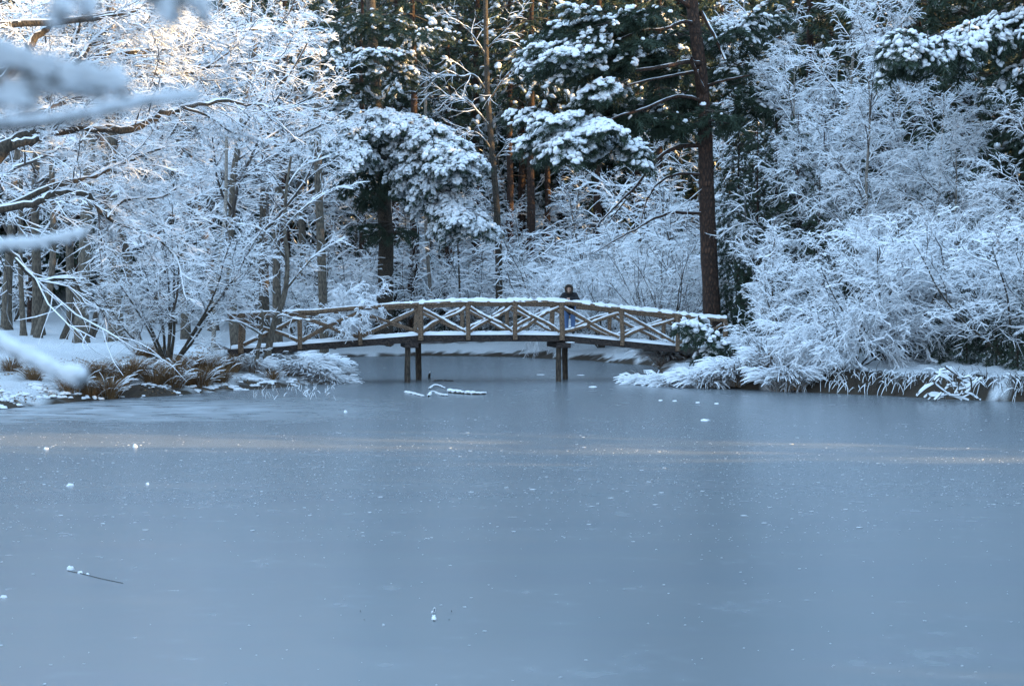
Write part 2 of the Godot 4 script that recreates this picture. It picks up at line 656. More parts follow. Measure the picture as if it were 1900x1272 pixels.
func sp_far(snow := 1.0) -> Array:
	return [
		{"n": 9, "seg": 8, "curve": 0.14, "up": 0.0, "a0": 0.5, "a1": 1.2, "l0": 0.35, "l1": 0.6, "taper": 0.35, "start": 0.2, "snow": 0.03 * snow, "flat": 0.5, "rr": 0.01, "tip": 0.25},
		{"n": 7, "seg": 7, "curve": 0.28, "up": -0.02, "a0": 0.45, "a1": 1.2, "l0": 0.3, "l1": 0.6, "taper": 0.4, "start": 0.12, "snow": 0.065 * snow, "flat": 0.55},
		{"n": 0, "seg": 4, "curve": 0.36, "up": -0.03, "snow": 0.055 * snow},
	]


func sp_thin() -> Array:
	return [
		{"n": 16, "seg": 10, "curve": 0.08, "up": 0.04, "a0": 0.5, "a1": 1.2, "l0": 0.2, "l1": 0.4, "taper": 0.5, "start": 0.1, "snow": 0.0, "rr": 0.011, "tip": 0.25},
		{"n": 9, "seg": 7, "curve": 0.25, "up": -0.01, "a0": 0.4, "a1": 1.2, "l0": 0.25, "l1": 0.6, "taper": 0.4, "start": 0.12, "snow": 0.045, "flat": 0.4},
		{"n": 6, "seg": 4, "curve": 0.33, "up": -0.03, "a0": 0.4, "a1": 1.2, "l0": 0.3, "l1": 0.65, "taper": 0.3, "start": 0.1, "snow": 0.04, "flat": 0.3},
		{"n": 0, "seg": 2, "curve": 0.35, "up": -0.04, "snow": 0.034},
	]


func sp_weep(snow := 1.0) -> Array:
	return [
		{"n": 11, "seg": 10, "curve": 0.1, "up": -0.06, "a0": 0.3, "a1": 0.9, "l0": 0.4, "l1": 0.65, "taper": 0.3, "start": 0.2, "snow": 0.03 * snow, "rr": 0.009, "tip": 0.25},
		{"n": 8, "seg": 8, "curve": 0.18, "up": -0.11, "a0": 0.3, "a1": 1.0, "l0": 0.35, "l1": 0.6, "taper": 0.3, "start": 0.12, "snow": 0.04 * snow},
		{"n": 6, "seg": 5, "curve": 0.26, "up": -0.13, "a0": 0.4, "a1": 1.0, "l0": 0.35, "l1": 0.65, "taper": 0.2, "start": 0.1, "snow": 0.034 * snow},
		{"n": 0, "seg": 3, "curve": 0.3, "up": -0.1, "snow": 0.026 * snow},
	]


func sp_birch() -> Array:
	return [
		{"n": 19, "seg": 12, "curve": 0.06, "up": 0.03, "a0": 0.6, "a1": 1.15, "l0": 0.26, "l1": 0.4, "taper": 0.5, "start": 0.16, "snow": 0.0, "rr": 0.012, "tip": 0.2},
		{"n": 10, "seg": 8, "curve": 0.18, "up": -0.01, "a0": 0.35, "a1": 1.0, "l0": 0.33, "l1": 0.55, "taper": 0.4, "start": 0.15, "snow": 0.04, "flat": 0.2},
		{"n": 8, "seg": 6, "curve": 0.26, "up": -0.06, "a0": 0.4, "a1": 1.1, "l0": 0.38, "l1": 0.62, "taper": 0.3, "start": 0.1, "snow": 0.042},
		{"n": 4, "seg": 4, "curve": 0.32, "up": -0.09, "a0": 0.4, "a1": 1.1, "l0": 0.35, "l1": 0.65, "taper": 0.2, "start": 0.1, "snow": 0.036},
		{"n": 0, "seg": 2, "curve": 0.3, "up": -0.12, "snow": 0.022},
	]


func broad_tree(called: String, label: String, category: String, height: float, r: float, sp: Array, bark: Material, seed_: int, lean := Vector3.ZERO) -> Node3D:
	rng.seed = seed_
	var o := thing(called, label, category)
	var trunk := Soup.new()
	var b := Soup.new()
	var s := Soup.new()
	var q: Dictionary = sp[0]
	var pts := PackedVector3Array()
	var p := Vector3.ZERO
	var d := (Vector3.UP + lean).normalized()
	pts.append(p - d * 0.15)
	for k in int(q.seg):
		d = (d + rvec() * float(q.curve) + Vector3(0, float(q.up), 0)).normalized()
		p += d * height / int(q.seg)
		pts.append(p)
	var smooth := soft_curve(Array(pts), 3)
	var rads := PackedFloat32Array()
	for k in smooth.size():
		var t := k / (smooth.size() - 1.0)
		rads.append(r * (lerpf(1.0, float(q.tip), t) + 0.55 * exp(-t * height / 0.5)))
	radius_tube(trunk, smooth, rads, 10, 0.06)
	part(o, "trunk", trunk.mesh(), bark)
	# limbs and twigs
	along(b, s, smooth, height, r, r * float(q.tip), 0, sp, false)
	part(o, "branches", b.mesh(), M.twig, "stuff")
	part(o, "snow", s.mesh(), M.snow, "stuff")
	return o


func stems_shrub(called: String, label: String, category: String, stems: Array, sp: Array, seed_: int, bark: Material = null) -> Node3D:
	# stems: [direction, length, radius]
	rng.seed = seed_
	var o := thing(called, label, category)
	var s := Soup.new()
	var b := Soup.new()
	for k in stems.size():
		var q = stems[k]
		var stem := Soup.new()
		var pts := PackedVector3Array([Vector3(q[0].x, 0, q[0].z) * 0.12 - Vector3(0, 0.12, 0)])
		var p := pts[0]
		var d: Vector3 = q[0].normalized()
		var n := int(sp[0].seg)
		for j in n:
			d = (d + rvec() * float(sp[0].curve) + Vector3(0, float(sp[0].up), 0)).normalized()
			p += d * float(q[1]) / n
			pts.append(p)
		var smooth := soft_curve(Array(pts), 2)
		tube(stem, smooth, q[2], q[2] * 0.2, 7, 0.06)
		part(o, "stem", stem.mesh(), bark if bark else M.bark)
		snow_cap(s, smooth, q[2], q[2] * 0.2, float(sp[0].snow), 0.3)
		along(b, s, smooth, q[1], q[2], q[2] * 0.25, 0, sp, false)
	part(o, "branches", b.mesh(), M.twig, "stuff")
	part(o, "snow", s.mesh(), M.snow, "stuff")
	return o


func fan(n: int, spread: float, length: float, r: float, seed_: int, toward := Vector3.ZERO) -> Array:
	var g := RandomNumberGenerator.new()
	g.seed = seed_
	var out := []
	for k in n:
		var a := TAU * (k + g.randf_range(-0.3, 0.3)) / n
		var w := spread * g.randf_range(0.4, 1.1)
		out.append([Vector3(cos(a) * w, 1.0, sin(a) * w) + toward, length * g.randf_range(0.75, 1.1), r * g.randf_range(0.7, 1.1)])
	return out


# ------------------------------------------------------------------ conifers
var lumps: Array[ArrayMesh] = []
var tufts: Array[ArrayMesh] = []
var far_tufts: Array[ArrayMesh] = []
var far_lumps: Array[ArrayMesh] = []
var full_tuft: ArrayMesh
var clod_mesh: ArrayMesh


func aimed(pos: Vector3, dir: Vector3, size: Vector3) -> Transform3D:
	var z := dir.normalized()
	var x := Vector3.UP.cross(z)
	x = x.normalized() if x.length() > 0.01 else Vector3.RIGHT
	var y := z.cross(x)
	return Transform3D(Basis(x * size.x, y * size.y, z * size.z), pos)


func bough(needles: Array, snow: Array, b: Soup, p: Vector3, dir: Vector3, length: float, droop: float, r: float, laden: float, density: float, clump := -1.0) -> void:
	# an evergreen branch: side shoots in a flat drooping fan, needles on each, snow pillows on top
	var n := maxi(4, int(length / 0.5))
	var d := dir.normalized()
	var heavy := rng.randf() < laden
	var each := maxf(1.6, laden) * (1.5 if clump < 0.0 else 1.0) if heavy else 0.06
	var pts := PackedVector3Array([p])
	for k in n:
		d = (d + rvec() * 0.08 + Vector3(0, -droop / n, 0)).normalized()
		p += d * length / n
		pts.append(p)
	if b:
		tube(b, pts, r, r * 0.25, 5)
	var shoots := int(length * density)
	for k in shoots:
		var t := lerpf(0.18, 1.0, (k + rng.randf()) / shoots)
		var q := mini(int(t * n), n - 1)
		var base := pts[q].lerp(pts[q + 1], t * n - q)
		var fwd := (pts[q + 1] - pts[q]).normalized()
		var sidew := fwd.cross(Vector3.UP).normalized() * (1.0 if k % 2 == 0 else -1.0)
		var cd := (fwd * 0.7 + sidew * rf(0.4, 1.0) + Vector3(0, rf(-0.55, 0.0), 0)).normalized()
		var cl := length * 0.34 * (1.15 - t) + rf(0.15, 0.4)
		var steps := maxi(2, int(cl / 0.2))
		var c := base
		for j in steps:
			cd = (cd + Vector3(0, -0.09, 0) + rvec() * 0.1).normalized()
			c += cd * cl / steps
			var sz := rf(0.24, 0.38)
			needles.append(aimed(c + Vector3(0, -0.04, 0), cd + rvec() * 0.25, Vector3(sz, sz * 0.8, sz * 1.1)))
			var got := each
			while rng.randf() < got:
				var w := rf(0.045, 0.095) if clump < 0.0 else rf(0.7, 1.3) * clump
				snow.append(aimed(c + Vector3(rf(-0.09, 0.09), rf(0.02 if laden < 4.0 else -0.1, 0.08), rf(-0.09, 0.09)), cd + rvec() * 0.5, Vector3(w * rf(0.9, 1.3), w * rf(0.6, 0.9), w * rf(1.0, 1.6))))
				got -= 1.0


func merged(pieces: Array, protos: Array) -> ArrayMesh:
	var st := SurfaceTool.new()
	st.begin(Mesh.PRIMITIVE_TRIANGLES)
	for k in pieces.size():
		st.append_from(protos[k % protos.size()], 0, pieces[k])
	return st.commit()


func spruce(called: String, label: String, height: float, reach: float, bare: float, laden: float, seed_: int, needle: Material, density := 1.6, far := false) -> Node3D:
	rng.seed = seed_
	var o := thing(called, label, "conifer")
	var trunk := Soup.new()
	var pts := PackedVector3Array()
	for k in 13:
		pts.append(Vector3(rf(-0.06, 0.06), height * k / 12.0 - 0.2, rf(-0.06, 0.06)))
	tube(trunk, pts, height * 0.011, 0.03, 9, 0.05)
	part(o, "trunk", trunk.mesh(), M.pine_bark)
	var needles := []
	var snow := []
	var b := Soup.new()
	var y := bare
	while y < height - 0.4:
		var f := 1.0 - (y - bare) / (height - bare)
		var n := 4 + int(rf(0, 2))
		var a0 := rf(0, TAU)
		for k in n:
			var a := a0 + TAU * k / n + rf(-0.3, 0.3)
			var l := reach * (0.22 + 0.78 * f) * rf(0.7, 1.1)
			bough(needles, snow, b, Vector3(0, y + rf(-0.2, 0.2), 0), Vector3(cos(a), 0.15 - 0.3 * f, sin(a)), l, 0.5, 0.035, laden, density, 0.13 if far else -1.0)
		y += rf(0.5, 0.85)
	# dead stubs below the crown
	for k in int(bare * 2.0):
		var a := rf(0, TAU)
		var q := Vector3(0, rf(1.0, bare), 0)
		tube(b, PackedVector3Array([q, q + Vector3(cos(a) * 0.7, -0.05, sin(a) * 0.7), q + Vector3(cos(a) * rf(1.0, 1.6), -0.25, sin(a) * 1.3)]), 0.02, 0.006, 4)
	part(o, "branches", b.mesh(), M.twig, "stuff")
	part(o, "needles", merged(needles, far_tufts if far else tufts), needle, "stuff")
	part(o, "snow", merged(snow, far_lumps if far else lumps), M.snow, "stuff")
	return o


# ------------------------------------------------------------------ bridge
const ALONG := Vector3(0.9903, 0, -0.1392)     # the right-hand end stands farther off
const ACROSS := Vector3(-0.1392, 0, -0.9903)   # from the near railing to the far one
const WIDE := 1.65
var bridge_at := Vector3.ZERO


func on_near_side(u: float) -> float:
	# how far along the near railing the column u lies
	var k := (u - 950.0) / FOCAL
	return (45.0 * k - bridge_at.x) / (ALONG.x + k * ALONG.z)


func rail_pos(u: float, v: float) -> Vector3:
	# a point of the near railing, from its pixel
	var p := bridge_at + ALONG * on_near_side(u)
	return Vector3(p.x, at(u, v, -p.z).y, p.z)


func interp(list: Array, u: float) -> float:
	for k in list.size() - 1:
		if u <= float(list[k + 1][0]):
			return lerpf(list[k][1], list[k + 1][1], clampf((u - list[k][0]) / float(list[k + 1][0] - list[k][0]), 0, 1))
	return list[list.size() - 1][1]


func log_piece(o: Node3D, called: String, a: Vector3, b: Vector3, r0: float, r1: float, snow := 0.0, bend := 0.02, mat: Material = null, bare := []) -> MeshInstance3D:
	var pts := PackedVector3Array()
	var n := maxi(4, int(a.distance_to(b) / 0.3))
	var w := rvec() * bend
	var w2 := rvec() * bend
	for k in n + 1:
		var t := float(k) / n
		pts.append(a.lerp(b, t) + w * sin(t * PI) + w2 * sin(t * TAU) - o.position)
	var s := Soup.new()
	tube(s, pts, r0, r1, 9, 0.07, true)
	var m := part(o, called, s.mesh(), mat if mat else M.log)
	if snow > 0.0:
		var c := Soup.new()
		var fine := soft_curve(Array(pts), 4)
		var keep := PackedVector3Array()
		for k in fine.size():
			var t := k / (fine.size() - 1.0)
			var off: bool = bare.size() == 2 and t > float(bare[0]) and t < float(bare[1])
			if not off:
				keep.append(fine[k])
			if (off or k == fine.size() - 1) and keep.size() > 1:
				snow_cap(c, keep, r0, r1, snow, 0.04)
				keep = PackedVector3Array()
		part(m, "snow", c.mesh(), M.snow)
	return m


func make_bridge() -> void:
	rng.seed = 31
	bridge_at = at(905, 700, 45)
	bridge_at.y = 0
	var o := thing("footbridge", "arched rustic log footbridge with crossed rails under snow spanning the pond", "bridge", bridge_at)
	var deck := [[430, 645.0], [447, 644], [526, 640], [557, 636], [668, 628], [780, 619.5], [868, 619], [955, 618.5], [1042, 619.5], [1153, 629.5], [1256, 639.5], [1345, 647.5]]
	var rail := [[425, 585.0], [447, 584.5], [556, 579], [668, 571], [780, 564.5], [868, 561.5], [955, 560], [1042, 562], [1153, 573], [1256, 584.5], [1345, 593]]
	var posts := [447, 556, 668, 780, 868, 955, 1042, 1153, 1256, 1345]
	for side in 2:
		var off := ACROSS * (WIDE * side)
		var drop := Vector3(0, -0.05 * side, 0)
		# dark curved side beam in straight lengths
		for k in deck.size() - 1:
			var a := rail_pos(deck[k][0], deck[k][1]) + off
			var b := rail_pos(deck[k + 1][0], deck[k + 1][1]) + off
			var mid := (a + b) / 2.0 - Vector3(0, 0.135, 0)
			var bx := part(o, "side_beam", box_mesh(Vector3(a.distance_to(b) + 0.004, 0.2, 0.1), 0.008), M.beam)
			var ex := (b - a).normalized()
			var ez := ex.cross(Vector3.UP).normalized()
			bx.transform = Transform3D(Basis(ex, ez.cross(ex), ez), mid - o.position)
		for k in posts.size():
			var u: float = posts[k]
			var top := rail_pos(u, interp(rail, u) + 1.0) + off + drop
			var low := rail_pos(u, interp(deck, u) + 11.5) + off
			var out := ACROSS * (-0.13 if side == 0 else 0.13)
			var r := 0.07 if k % 3 else 0.085
			log_piece(o, "post", low + out, top + out * 0.4, r, r * 0.9, 0.0, 0.015)
		for k in posts.size() - 1:
			var u0: float = posts[k] + 4
			var u1: float = posts[k + 1] - 4
			var z := ACROSS * (0.035 if side == 0 else -0.035)
			var sn := 0.0 if k in [1, 2] and side == 0 else 0.02
			if k in [3, 4, 5, 6, 7]:
				sn = 0.034
			var r := rf(0.05, 0.062)
			log_piece(o, "brace", rail_pos(u0, interp(deck, u0) - 4) + off + z, rail_pos(u1, interp(rail, u1) + 9) + off + z + drop, r, r * 0.85, sn, 0.04)
			log_piece(o, "brace", rail_pos(u0, interp(rail, u0) + 9) + off - z + drop, rail_pos(u1, interp(deck, u1) - 4) + off - z, r * 0.95, r * 0.85, sn, 0.04)
		for k in range(0, rail.size() - 1, 1):
			var a := rail_pos(rail[k][0], rail[k][1]) + off + drop
			var b := rail_pos(rail[k + 1][0], rail[k + 1][1]) + off + drop
			var e := (b - a).normalized() * 0.05
			var sn := 0.025 if k in [2] else (0.04 if k in [0, 1, 3] else 0.075)
			log_piece(o, "handrail", a - e, b + e, 0.075, 0.07, sn, 0.015, null, [0.03, 0.3] if side == 0 and k == 7 else [])
	# deck planks and the snow on them
	var u := 432.0
	var plank := box_mesh(Vector3(0.15, 0.045, WIDE - 0.11), 0.006)
	while u < 1345.0:
		var a := rail_pos(u, interp(deck, u))
		var b := rail_pos(u + 6, interp(deck, u + 6))
		var ex := (b - a).normalized()
		var p := part(o, "plank", plank, M.beam)
		p.transform = Transform3D(Basis(ex, (-ACROSS).cross(ex).normalized(), -ACROSS), a + ACROSS * WIDE / 2.0 - Vector3(0, 0.055 + rf(0, 0.006), 0) - o.position)
		u += 10.2
	var s := Soup.new()
	var cols := 120
	for k in cols + 1:
		var uu := lerpf(428, 1350, k / float(cols))
		var a := rail_pos(uu, interp(deck, uu)) - o.position
		for j in 9:
			var x := j / 8.0
			var edge := 1.0 if j > 0 and j < 8 else 0.0
			s.v.append(a + ACROSS * lerpf(-0.06 - rf(0, 0.02), WIDE + 0.06, x) + Vector3(0, -0.035 + edge * (0.085 + rf(-0.012, 0.012) + 0.025 * patch_noise.get_noise_2d(uu * 0.9, j * 5.0)), 0))
			s.n.append(Vector3(0, 1, 0) if edge > 0.5 else (Vector3(0, 0.6, 0) - ACROSS * (1.0 if j == 0 else -1.0)).normalized())
	for k in cols:
		for j in 8:
			var a := k * 9 + j
			s.i.append_array(PackedInt32Array([a, a + 1, a + 9, a + 1, a + 10, a + 9]))
	part(o, "deck_snow", s.mesh(), M.snow)
	# piers: paired piles under a short cap beam
	for q in [[756.5, 770.5, 763.0, 5.6, 6.0], [1037.5, 1052.5, 1045.0, 5.4, 6.0]]:
		for k in 2:
			var pu: float = q[k]
			var p := rail_pos(pu + (0.0 if k == 0 else 13.0), 640) + ACROSS * (0.06 if k == 0 else WIDE - 0.1)
			log_piece(o, "pile", Vector3(p.x, -0.4, p.z), Vector3(p.x, at(pu, 636, -p.z).y, p.z), q[3 + k] / 62.0, q[3 + k] / 66.0, 0.0, 0.01, M.pile)
		var c := rail_pos(q[2], 639)
		var cap := part(o, "cap_beam", box_mesh(Vector3(0.42, 0.16, WIDE + 0.3), 0.012), M.beam)
		cap.transform = Transform3D(Basis(ALONG, Vector3.UP, -ACROSS), c + ACROSS * WIDE / 2.0 - Vector3(0, 0.02, 0) - o.position)
	var l := part(cap_of(o), "snow", lumps[1], M.snow)
	l.transform = Transform3D(Basis.from_scale(Vector3(0.16, 0.03, 0.08)), Vector3(0.2, 0.08, WIDE / 2 + 0.1))
	# end sills where the bridge meets the banks
	for q in [[432.0, 650.0], [1340.0, 655.0]]:
		var c := rail_pos(q[0], q[1]) + ACROSS * WIDE / 2.0
		var sill := part(o, "end_sill", box_mesh(Vector3(0.3, 0.3, WIDE + 0.5), 0.02), M.beam)
		sill.transform = Transform3D(Basis(ALONG, Vector3.UP, -ACROSS), c - Vector3(0, 0.12, 0) - o.position)


func cap_of(o: Node3D) -> Node3D:
	var last: Node3D
	for c in o.get_children():
		if str(c.name).begins_with("cap_beam"):
			last = c
	return last


# ------------------------------------------------------------------ person
func nets(bones: Array, cell: float, k: float, out: Soup, cuts := []) -> void:
	# surface nets of tapered capsules joined with a smooth minimum; cuts are capsules taken away
	var lo := Vector3.INF
	var hi := -Vector3.INF
	for q in bones:
		var m := maxf(q[2], q[3]) + k + cell * 2.0
		lo = lo.min(q[0] - Vector3.ONE * m).min(q[1] - Vector3.ONE * m)
		hi = hi.max(q[0] + Vector3.ONE * m).max(q[1] + Vector3.ONE * m)
	var nx := int((hi.x - lo.x) / cell) + 2
	var ny := int((hi.y - lo.y) / cell) + 2
	var nz := int((hi.z - lo.z) / cell) + 2
	var f := PackedFloat32Array()
	f.resize(nx * ny * nz)
	f.fill(1.0)
	for pass_ in 2:
		for q in (bones if pass_ == 0 else cuts):
			var a: Vector3 = q[0]
			var ab: Vector3 = q[1] - a
			var l2 := maxf(ab.length_squared(), 1e-9)
			var ra: float = q[2]
			var rb: float = q[3]
			var m := maxf(ra, rb) + k + cell * 2.0
			var b0: Vector3 = (a.min(q[1]) - Vector3.ONE * m - lo) / cell
			var b1: Vector3 = (a.max(q[1]) + Vector3.ONE * m - lo) / cell
			for z in range(maxi(0, int(b0.z)), mini(nz, int(b1.z) + 1)):
				for y in range(maxi(0, int(b0.y)), mini(ny, int(b1.y) + 1)):
					var row := (z * ny + y) * nx
					for x in range(maxi(0, int(b0.x)), mini(nx, int(b1.x) + 1)):
						var p := lo + Vector3(x, y, z) * cell - a
						var t := clampf(p.dot(ab) / l2, 0.0, 1.0)
						var d := (p - ab * t).length() - lerpf(ra, rb, t)
						var g := f[row + x]
						if pass_ == 1:
							f[row + x] = maxf(g, -d)
						else:
							var h := maxf(k - absf(d - g), 0.0)
							f[row + x] = minf(d, g) - h * h * 0.25 / k
	var id := {}
	var first := out.v.size()
	for z in nz - 1:
		for y in ny - 1:
			for x in nx - 1:
				var o := (z * ny + y) * nx + x
				var inside := 0
				for c in 8:
					if f[o + (c & 1) + ((c >> 1) & 1) * nx + (c >> 2) * nx * ny] < 0.0:
						inside += 1
				if inside == 0 or inside == 8:
					continue
				var sum := Vector3.ZERO
				var cnt := 0
				for e in [[0, 1], [2, 3], [4, 5], [6, 7], [0, 2], [1, 3], [4, 6], [5, 7], [0, 4], [1, 5], [2, 6], [3, 7]]:
					var va := f[o + (e[0] & 1) + ((e[0] >> 1) & 1) * nx + (e[0] >> 2) * nx * ny]
					var vb := f[o + (e[1] & 1) + ((e[1] >> 1) & 1) * nx + (e[1] >> 2) * nx * ny]
					if (va < 0.0) != (vb < 0.0):
						var pa := Vector3(e[0] & 1, (e[0] >> 1) & 1, e[0] >> 2)
						var pb := Vector3(e[1] & 1, (e[1] >> 1) & 1, e[1] >> 2)
						sum += pa.lerp(pb, va / (va - vb))
						cnt += 1
				id[o] = out.v.size()
				out.v.append(lo + (Vector3(x, y, z) + sum / cnt) * cell)
				out.n.append(Vector3(f[o + 1] - f[o], f[o + nx] - f[o], f[o + nx * ny] - f[o]).normalized())
	var steps := [1, nx, nx * ny]
	for o in id:
		for ax in 3:
			var s1: int = steps[(ax + 1) % 3]
			var s2: int = steps[(ax + 2) % 3]
			var ins := f[o] < 0.0
			if ins == (f[o + steps[ax]] < 0.0):
				continue
			if not (id.has(o - s1) and id.has(o - s2) and id.has(o - s1 - s2)):
				continue
			var q := [id[o], id[o - s1], id[o - s1 - s2], id[o - s2]]
			if not ins:
				q.reverse()
			out.i.append_array(PackedInt32Array([q[0], q[2], q[1], q[0], q[3], q[2]]))


func make_person() -> void:
	rng.seed = 8
	var u := 1061.0
	var base := rail_pos(u, 620.5) + ACROSS * 0.36
	var o := thing("person", "person in a black fur-hooded parka and blue jeans leaning on the bridge rail", "person", base + Vector3(0, 0.02, 0), "", -0.14)
	var skin := plain_mat("skin", Color(0.5, 0.31, 0.23), 0.55)
	var black := noise_mat("parka_cloth", Color(0.008, 0.008, 0.01), Color(0.018, 0.018, 0.022), 0.06, Vector3(4, 4, 4), 0.85)
	var denim := noise_mat("denim", Color(0.07, 0.13, 0.26), Color(0.13, 0.22, 0.4), 0.05, Vector3(4, 4, 4), 0.9)
	var fur := noise_mat("fur_trim", Color(0.03, 0.022, 0.016), Color(0.11, 0.08, 0.055), 0.08, Vector3(6, 6, 6), 0.95)
	var hair := plain_mat("hair", Color(0.03, 0.02, 0.014), 0.6)
	var boot := plain_mat("boot_leather", Color(0.02, 0.016, 0.014), 0.5)
	var V := func(x: float, y: float, z: float) -> Vector3: return Vector3(x, y, z)
	var head: Vector3 = V.call(0.0, 1.365, 0.2)
	var body := Soup.new()
	var bones := [
		[V.call(0, 0.84, -0.08), V.call(0, 0.98, -0.03), 0.125, 0.12], [V.call(0, 0.98, -0.03), V.call(0, 1.13, 0.07), 0.12, 0.13],
		[V.call(-0.13, 1.17, 0.09), V.call(0.13, 1.17, 0.09), 0.07, 0.07], [V.call(0, 1.17, 0.1), head + V.call(0, -0.06, -0.02), 0.06, 0.052]]
	var legs := []
	var boots := []
	for s in [-1.0, 1.0]:
		legs.append([V.call(s * 0.085, 0.84, -0.07), V.call(s * 0.1, 0.46, 0.0), 0.085, 0.058])
		legs.append([V.call(s * 0.1, 0.46, 0.0), V.call(s * 0.1, 0.08, -0.03), 0.058, 0.042])
		boots.append([V.call(s * 0.1, 0.2, -0.03), V.call(s * 0.1, 0.06, -0.03), 0.06, 0.06])
		boots.append([V.call(s * 0.1, 0.045, -0.05), V.call(s * 0.115, 0.04, 0.13), 0.05, 0.042])
	bones.append_array(legs)
	var arms := []
	for s in [-1.0, 1.0]:
		arms.append([V.call(s * 0.17, 1.17, 0.08), V.call(s * 0.255, 1.03, 0.2), 0.055, 0.045])
		arms.append([V.call(s * 0.255, 1.03, 0.2), V.call(s * 0.075, 1.065, 0.36), 0.045, 0.03])
	bones.append_array(arms)
	nets(bones, 0.02, 0.03, body)
	# head and face
	var h := [
		[head, head + V.call(0, 0.035, -0.015), 0.083, 0.085], [head + V.call(0, -0.06, 0.03), head + V.call(0, -0.075, 0.05), 0.055, 0.04],
		[head + V.call(0, 0.005, 0.088), head + V.call(0, -0.028, 0.105), 0.009, 0.015], [head + V.call(-0.035, 0.025, 0.078), head + V.call(0.035, 0.025, 0.078), 0.012, 0.012],
		[head + V.call(-0.02, -0.062, 0.087), head + V.call(0.02, -0.062, 0.087), 0.008, 0.008], [head + V.call(-0.085, 0.0, 0.0), head + V.call(-0.088, -0.02, 0.0), 0.018, 0.012],
		[head + V.call(0.085, 0.0, 0.0), head + V.call(0.088, -0.02, 0.0), 0.018, 0.012], [head + V.call(0, -0.06, -0.01), head + V.call(0, -0.12, -0.04), 0.05, 0.052]]
	nets(h, 0.008, 0.012, body, [[head + V.call(-0.032, 0.006, 0.092), head + V.call(-0.032, 0.006, 0.1), 0.011, 0.011], [head + V.call(0.032, 0.006, 0.092), head + V.call(0.032, 0.006, 0.1), 0.011, 0.011]])
	# hands folded on the rail
	for s in [-1.0, 1.0]:
		var w: Vector3 = V.call(s * 0.075, 1.065, 0.36)
		var hand := [[w, w + V.call(-s * 0.045, 0.0, 0.03), 0.024, 0.026], [w + V.call(-s * 0.03, 0.018, 0.02), w + V.call(-s * 0.06, 0.03, 0.035), 0.011, 0.009]]
		for j in 4:
			var k0: Vector3 = w + V.call(-s * 0.05, 0.02 - j * 0.016, 0.04)
			var l := [0.032, 0.036, 0.034, 0.026][j] as float
			hand.append([k0, k0 + V.call(-s * l, 0.004, 0.012), 0.0095, 0.009])
			hand.append([k0 + V.call(-s * l, 0.004, 0.012), k0 + V.call(-s * l * 1.6, -0.004, -0.012), 0.009, 0.0075])
		nets(hand, 0.006, 0.006, body)
	part(o, "body", body.mesh(), skin)
	var eyes := Soup.new()
	for s in [-1.0, 1.0]:
		nets([[head + V.call(s * 0.032, 0.006, 0.079), head + V.call(s * 0.032, 0.0065, 0.079), 0.0095, 0.0095]], 0.004, 0.002, eyes)
	part(o, "eyes", eyes.mesh(), hair)
	var parka := Soup.new()
	var coat := [
		[V.call(0, 0.72, -0.07), V.call(0, 0.98, -0.03), 0.165, 0.155], [V.call(0, 0.98, -0.03), V.call(0, 1.13, 0.06), 0.155, 0.16],
		[V.call(-0.13, 1.17, 0.08), V.call(0.13, 1.17, 0.08), 0.1, 0.1], [V.call(0, 1.19, 0.08), V.call(0, 1.26, 0.14), 0.11, 0.1]]
	for q in arms:
		coat.append([q[0], q[1], q[2] + 0.032, q[3] + 0.03])
	nets(coat, 0.02, 0.03, parka)
	part(o, "parka", parka.mesh(), black)
	var hood := Soup.new()
	nets([[head + V.call(0, 0.01, -0.03), head + V.call(0, 0.02, 0.0), 0.125, 0.128], [head + V.call(0, -0.1, -0.05), head + V.call(0, -0.02, -0.03), 0.12, 0.12]], 0.014, 0.03, hood,
		[[head + V.call(0, -0.02, 0.14), head + V.call(0, -0.01, 0.02), 0.085, 0.09]])
	part(o, "hood", hood.mesh(), black)
	var hs := Soup.new()
	nets([[head + V.call(-0.05, 0.07, 0.045), head + V.call(0.05, 0.07, 0.045), 0.03, 0.03], [head + V.call(-0.078, 0.03, 0.03), head + V.call(-0.08, -0.06, 0.035), 0.02, 0.014], [head + V.call(0.078, 0.03, 0.03), head + V.call(0.08, -0.06, 0.035), 0.02, 0.014]], 0.01, 0.015, hs)
	part(o, "hair", hs.mesh(), hair)
	var trim := Soup.new()
	var ring := []
	for k in 21:
		var a := TAU * k / 20.0
		ring.append(head + V.call(sin(a) * 0.108, cos(a) * 0.125 - 0.005, 0.075 + 0.015 * cos(a)))
	for k in 20:
		nets([[ring[k], ring[k + 1], 0.026, 0.026]], 0.012, 0.005, trim)
	for k in 240:
		var a := rf(0, TAU)
		var c: Vector3 = head + V.call(sin(a) * 0.108, cos(a) * 0.125 - 0.005, 0.075)
		var d := rvec().normalized() * 0.045
		var sd := d.cross(rvec()).normalized() * 0.006
		var f := trim.v.size()
		for q in [c - sd, c + sd, c + d]:
			trim.v.append(q)
			trim.n.append(d.normalized())
		trim.i.append_array(PackedInt32Array([f, f + 1, f + 2]))
	part(o, "fur_trim", trim.mesh(), fur)
	var jeans := Soup.new()
	var jl := [[V.call(-0.05, 0.82, -0.07), V.call(0.05, 0.82, -0.07), 0.12, 0.12]]
	for q in legs:
		jl.append([q[0], q[1], q[2] + 0.012, q[3] + 0.018])
	nets(jl, 0.02, 0.02, jeans, [])
	part(o, "jeans", jeans.mesh(), denim)
	for k in 2:
		var b := Soup.new()
		nets(boots.slice(k * 2, k * 2 + 2), 0.014, 0.02, b)
		part(o, "boot", b.mesh(), boot)


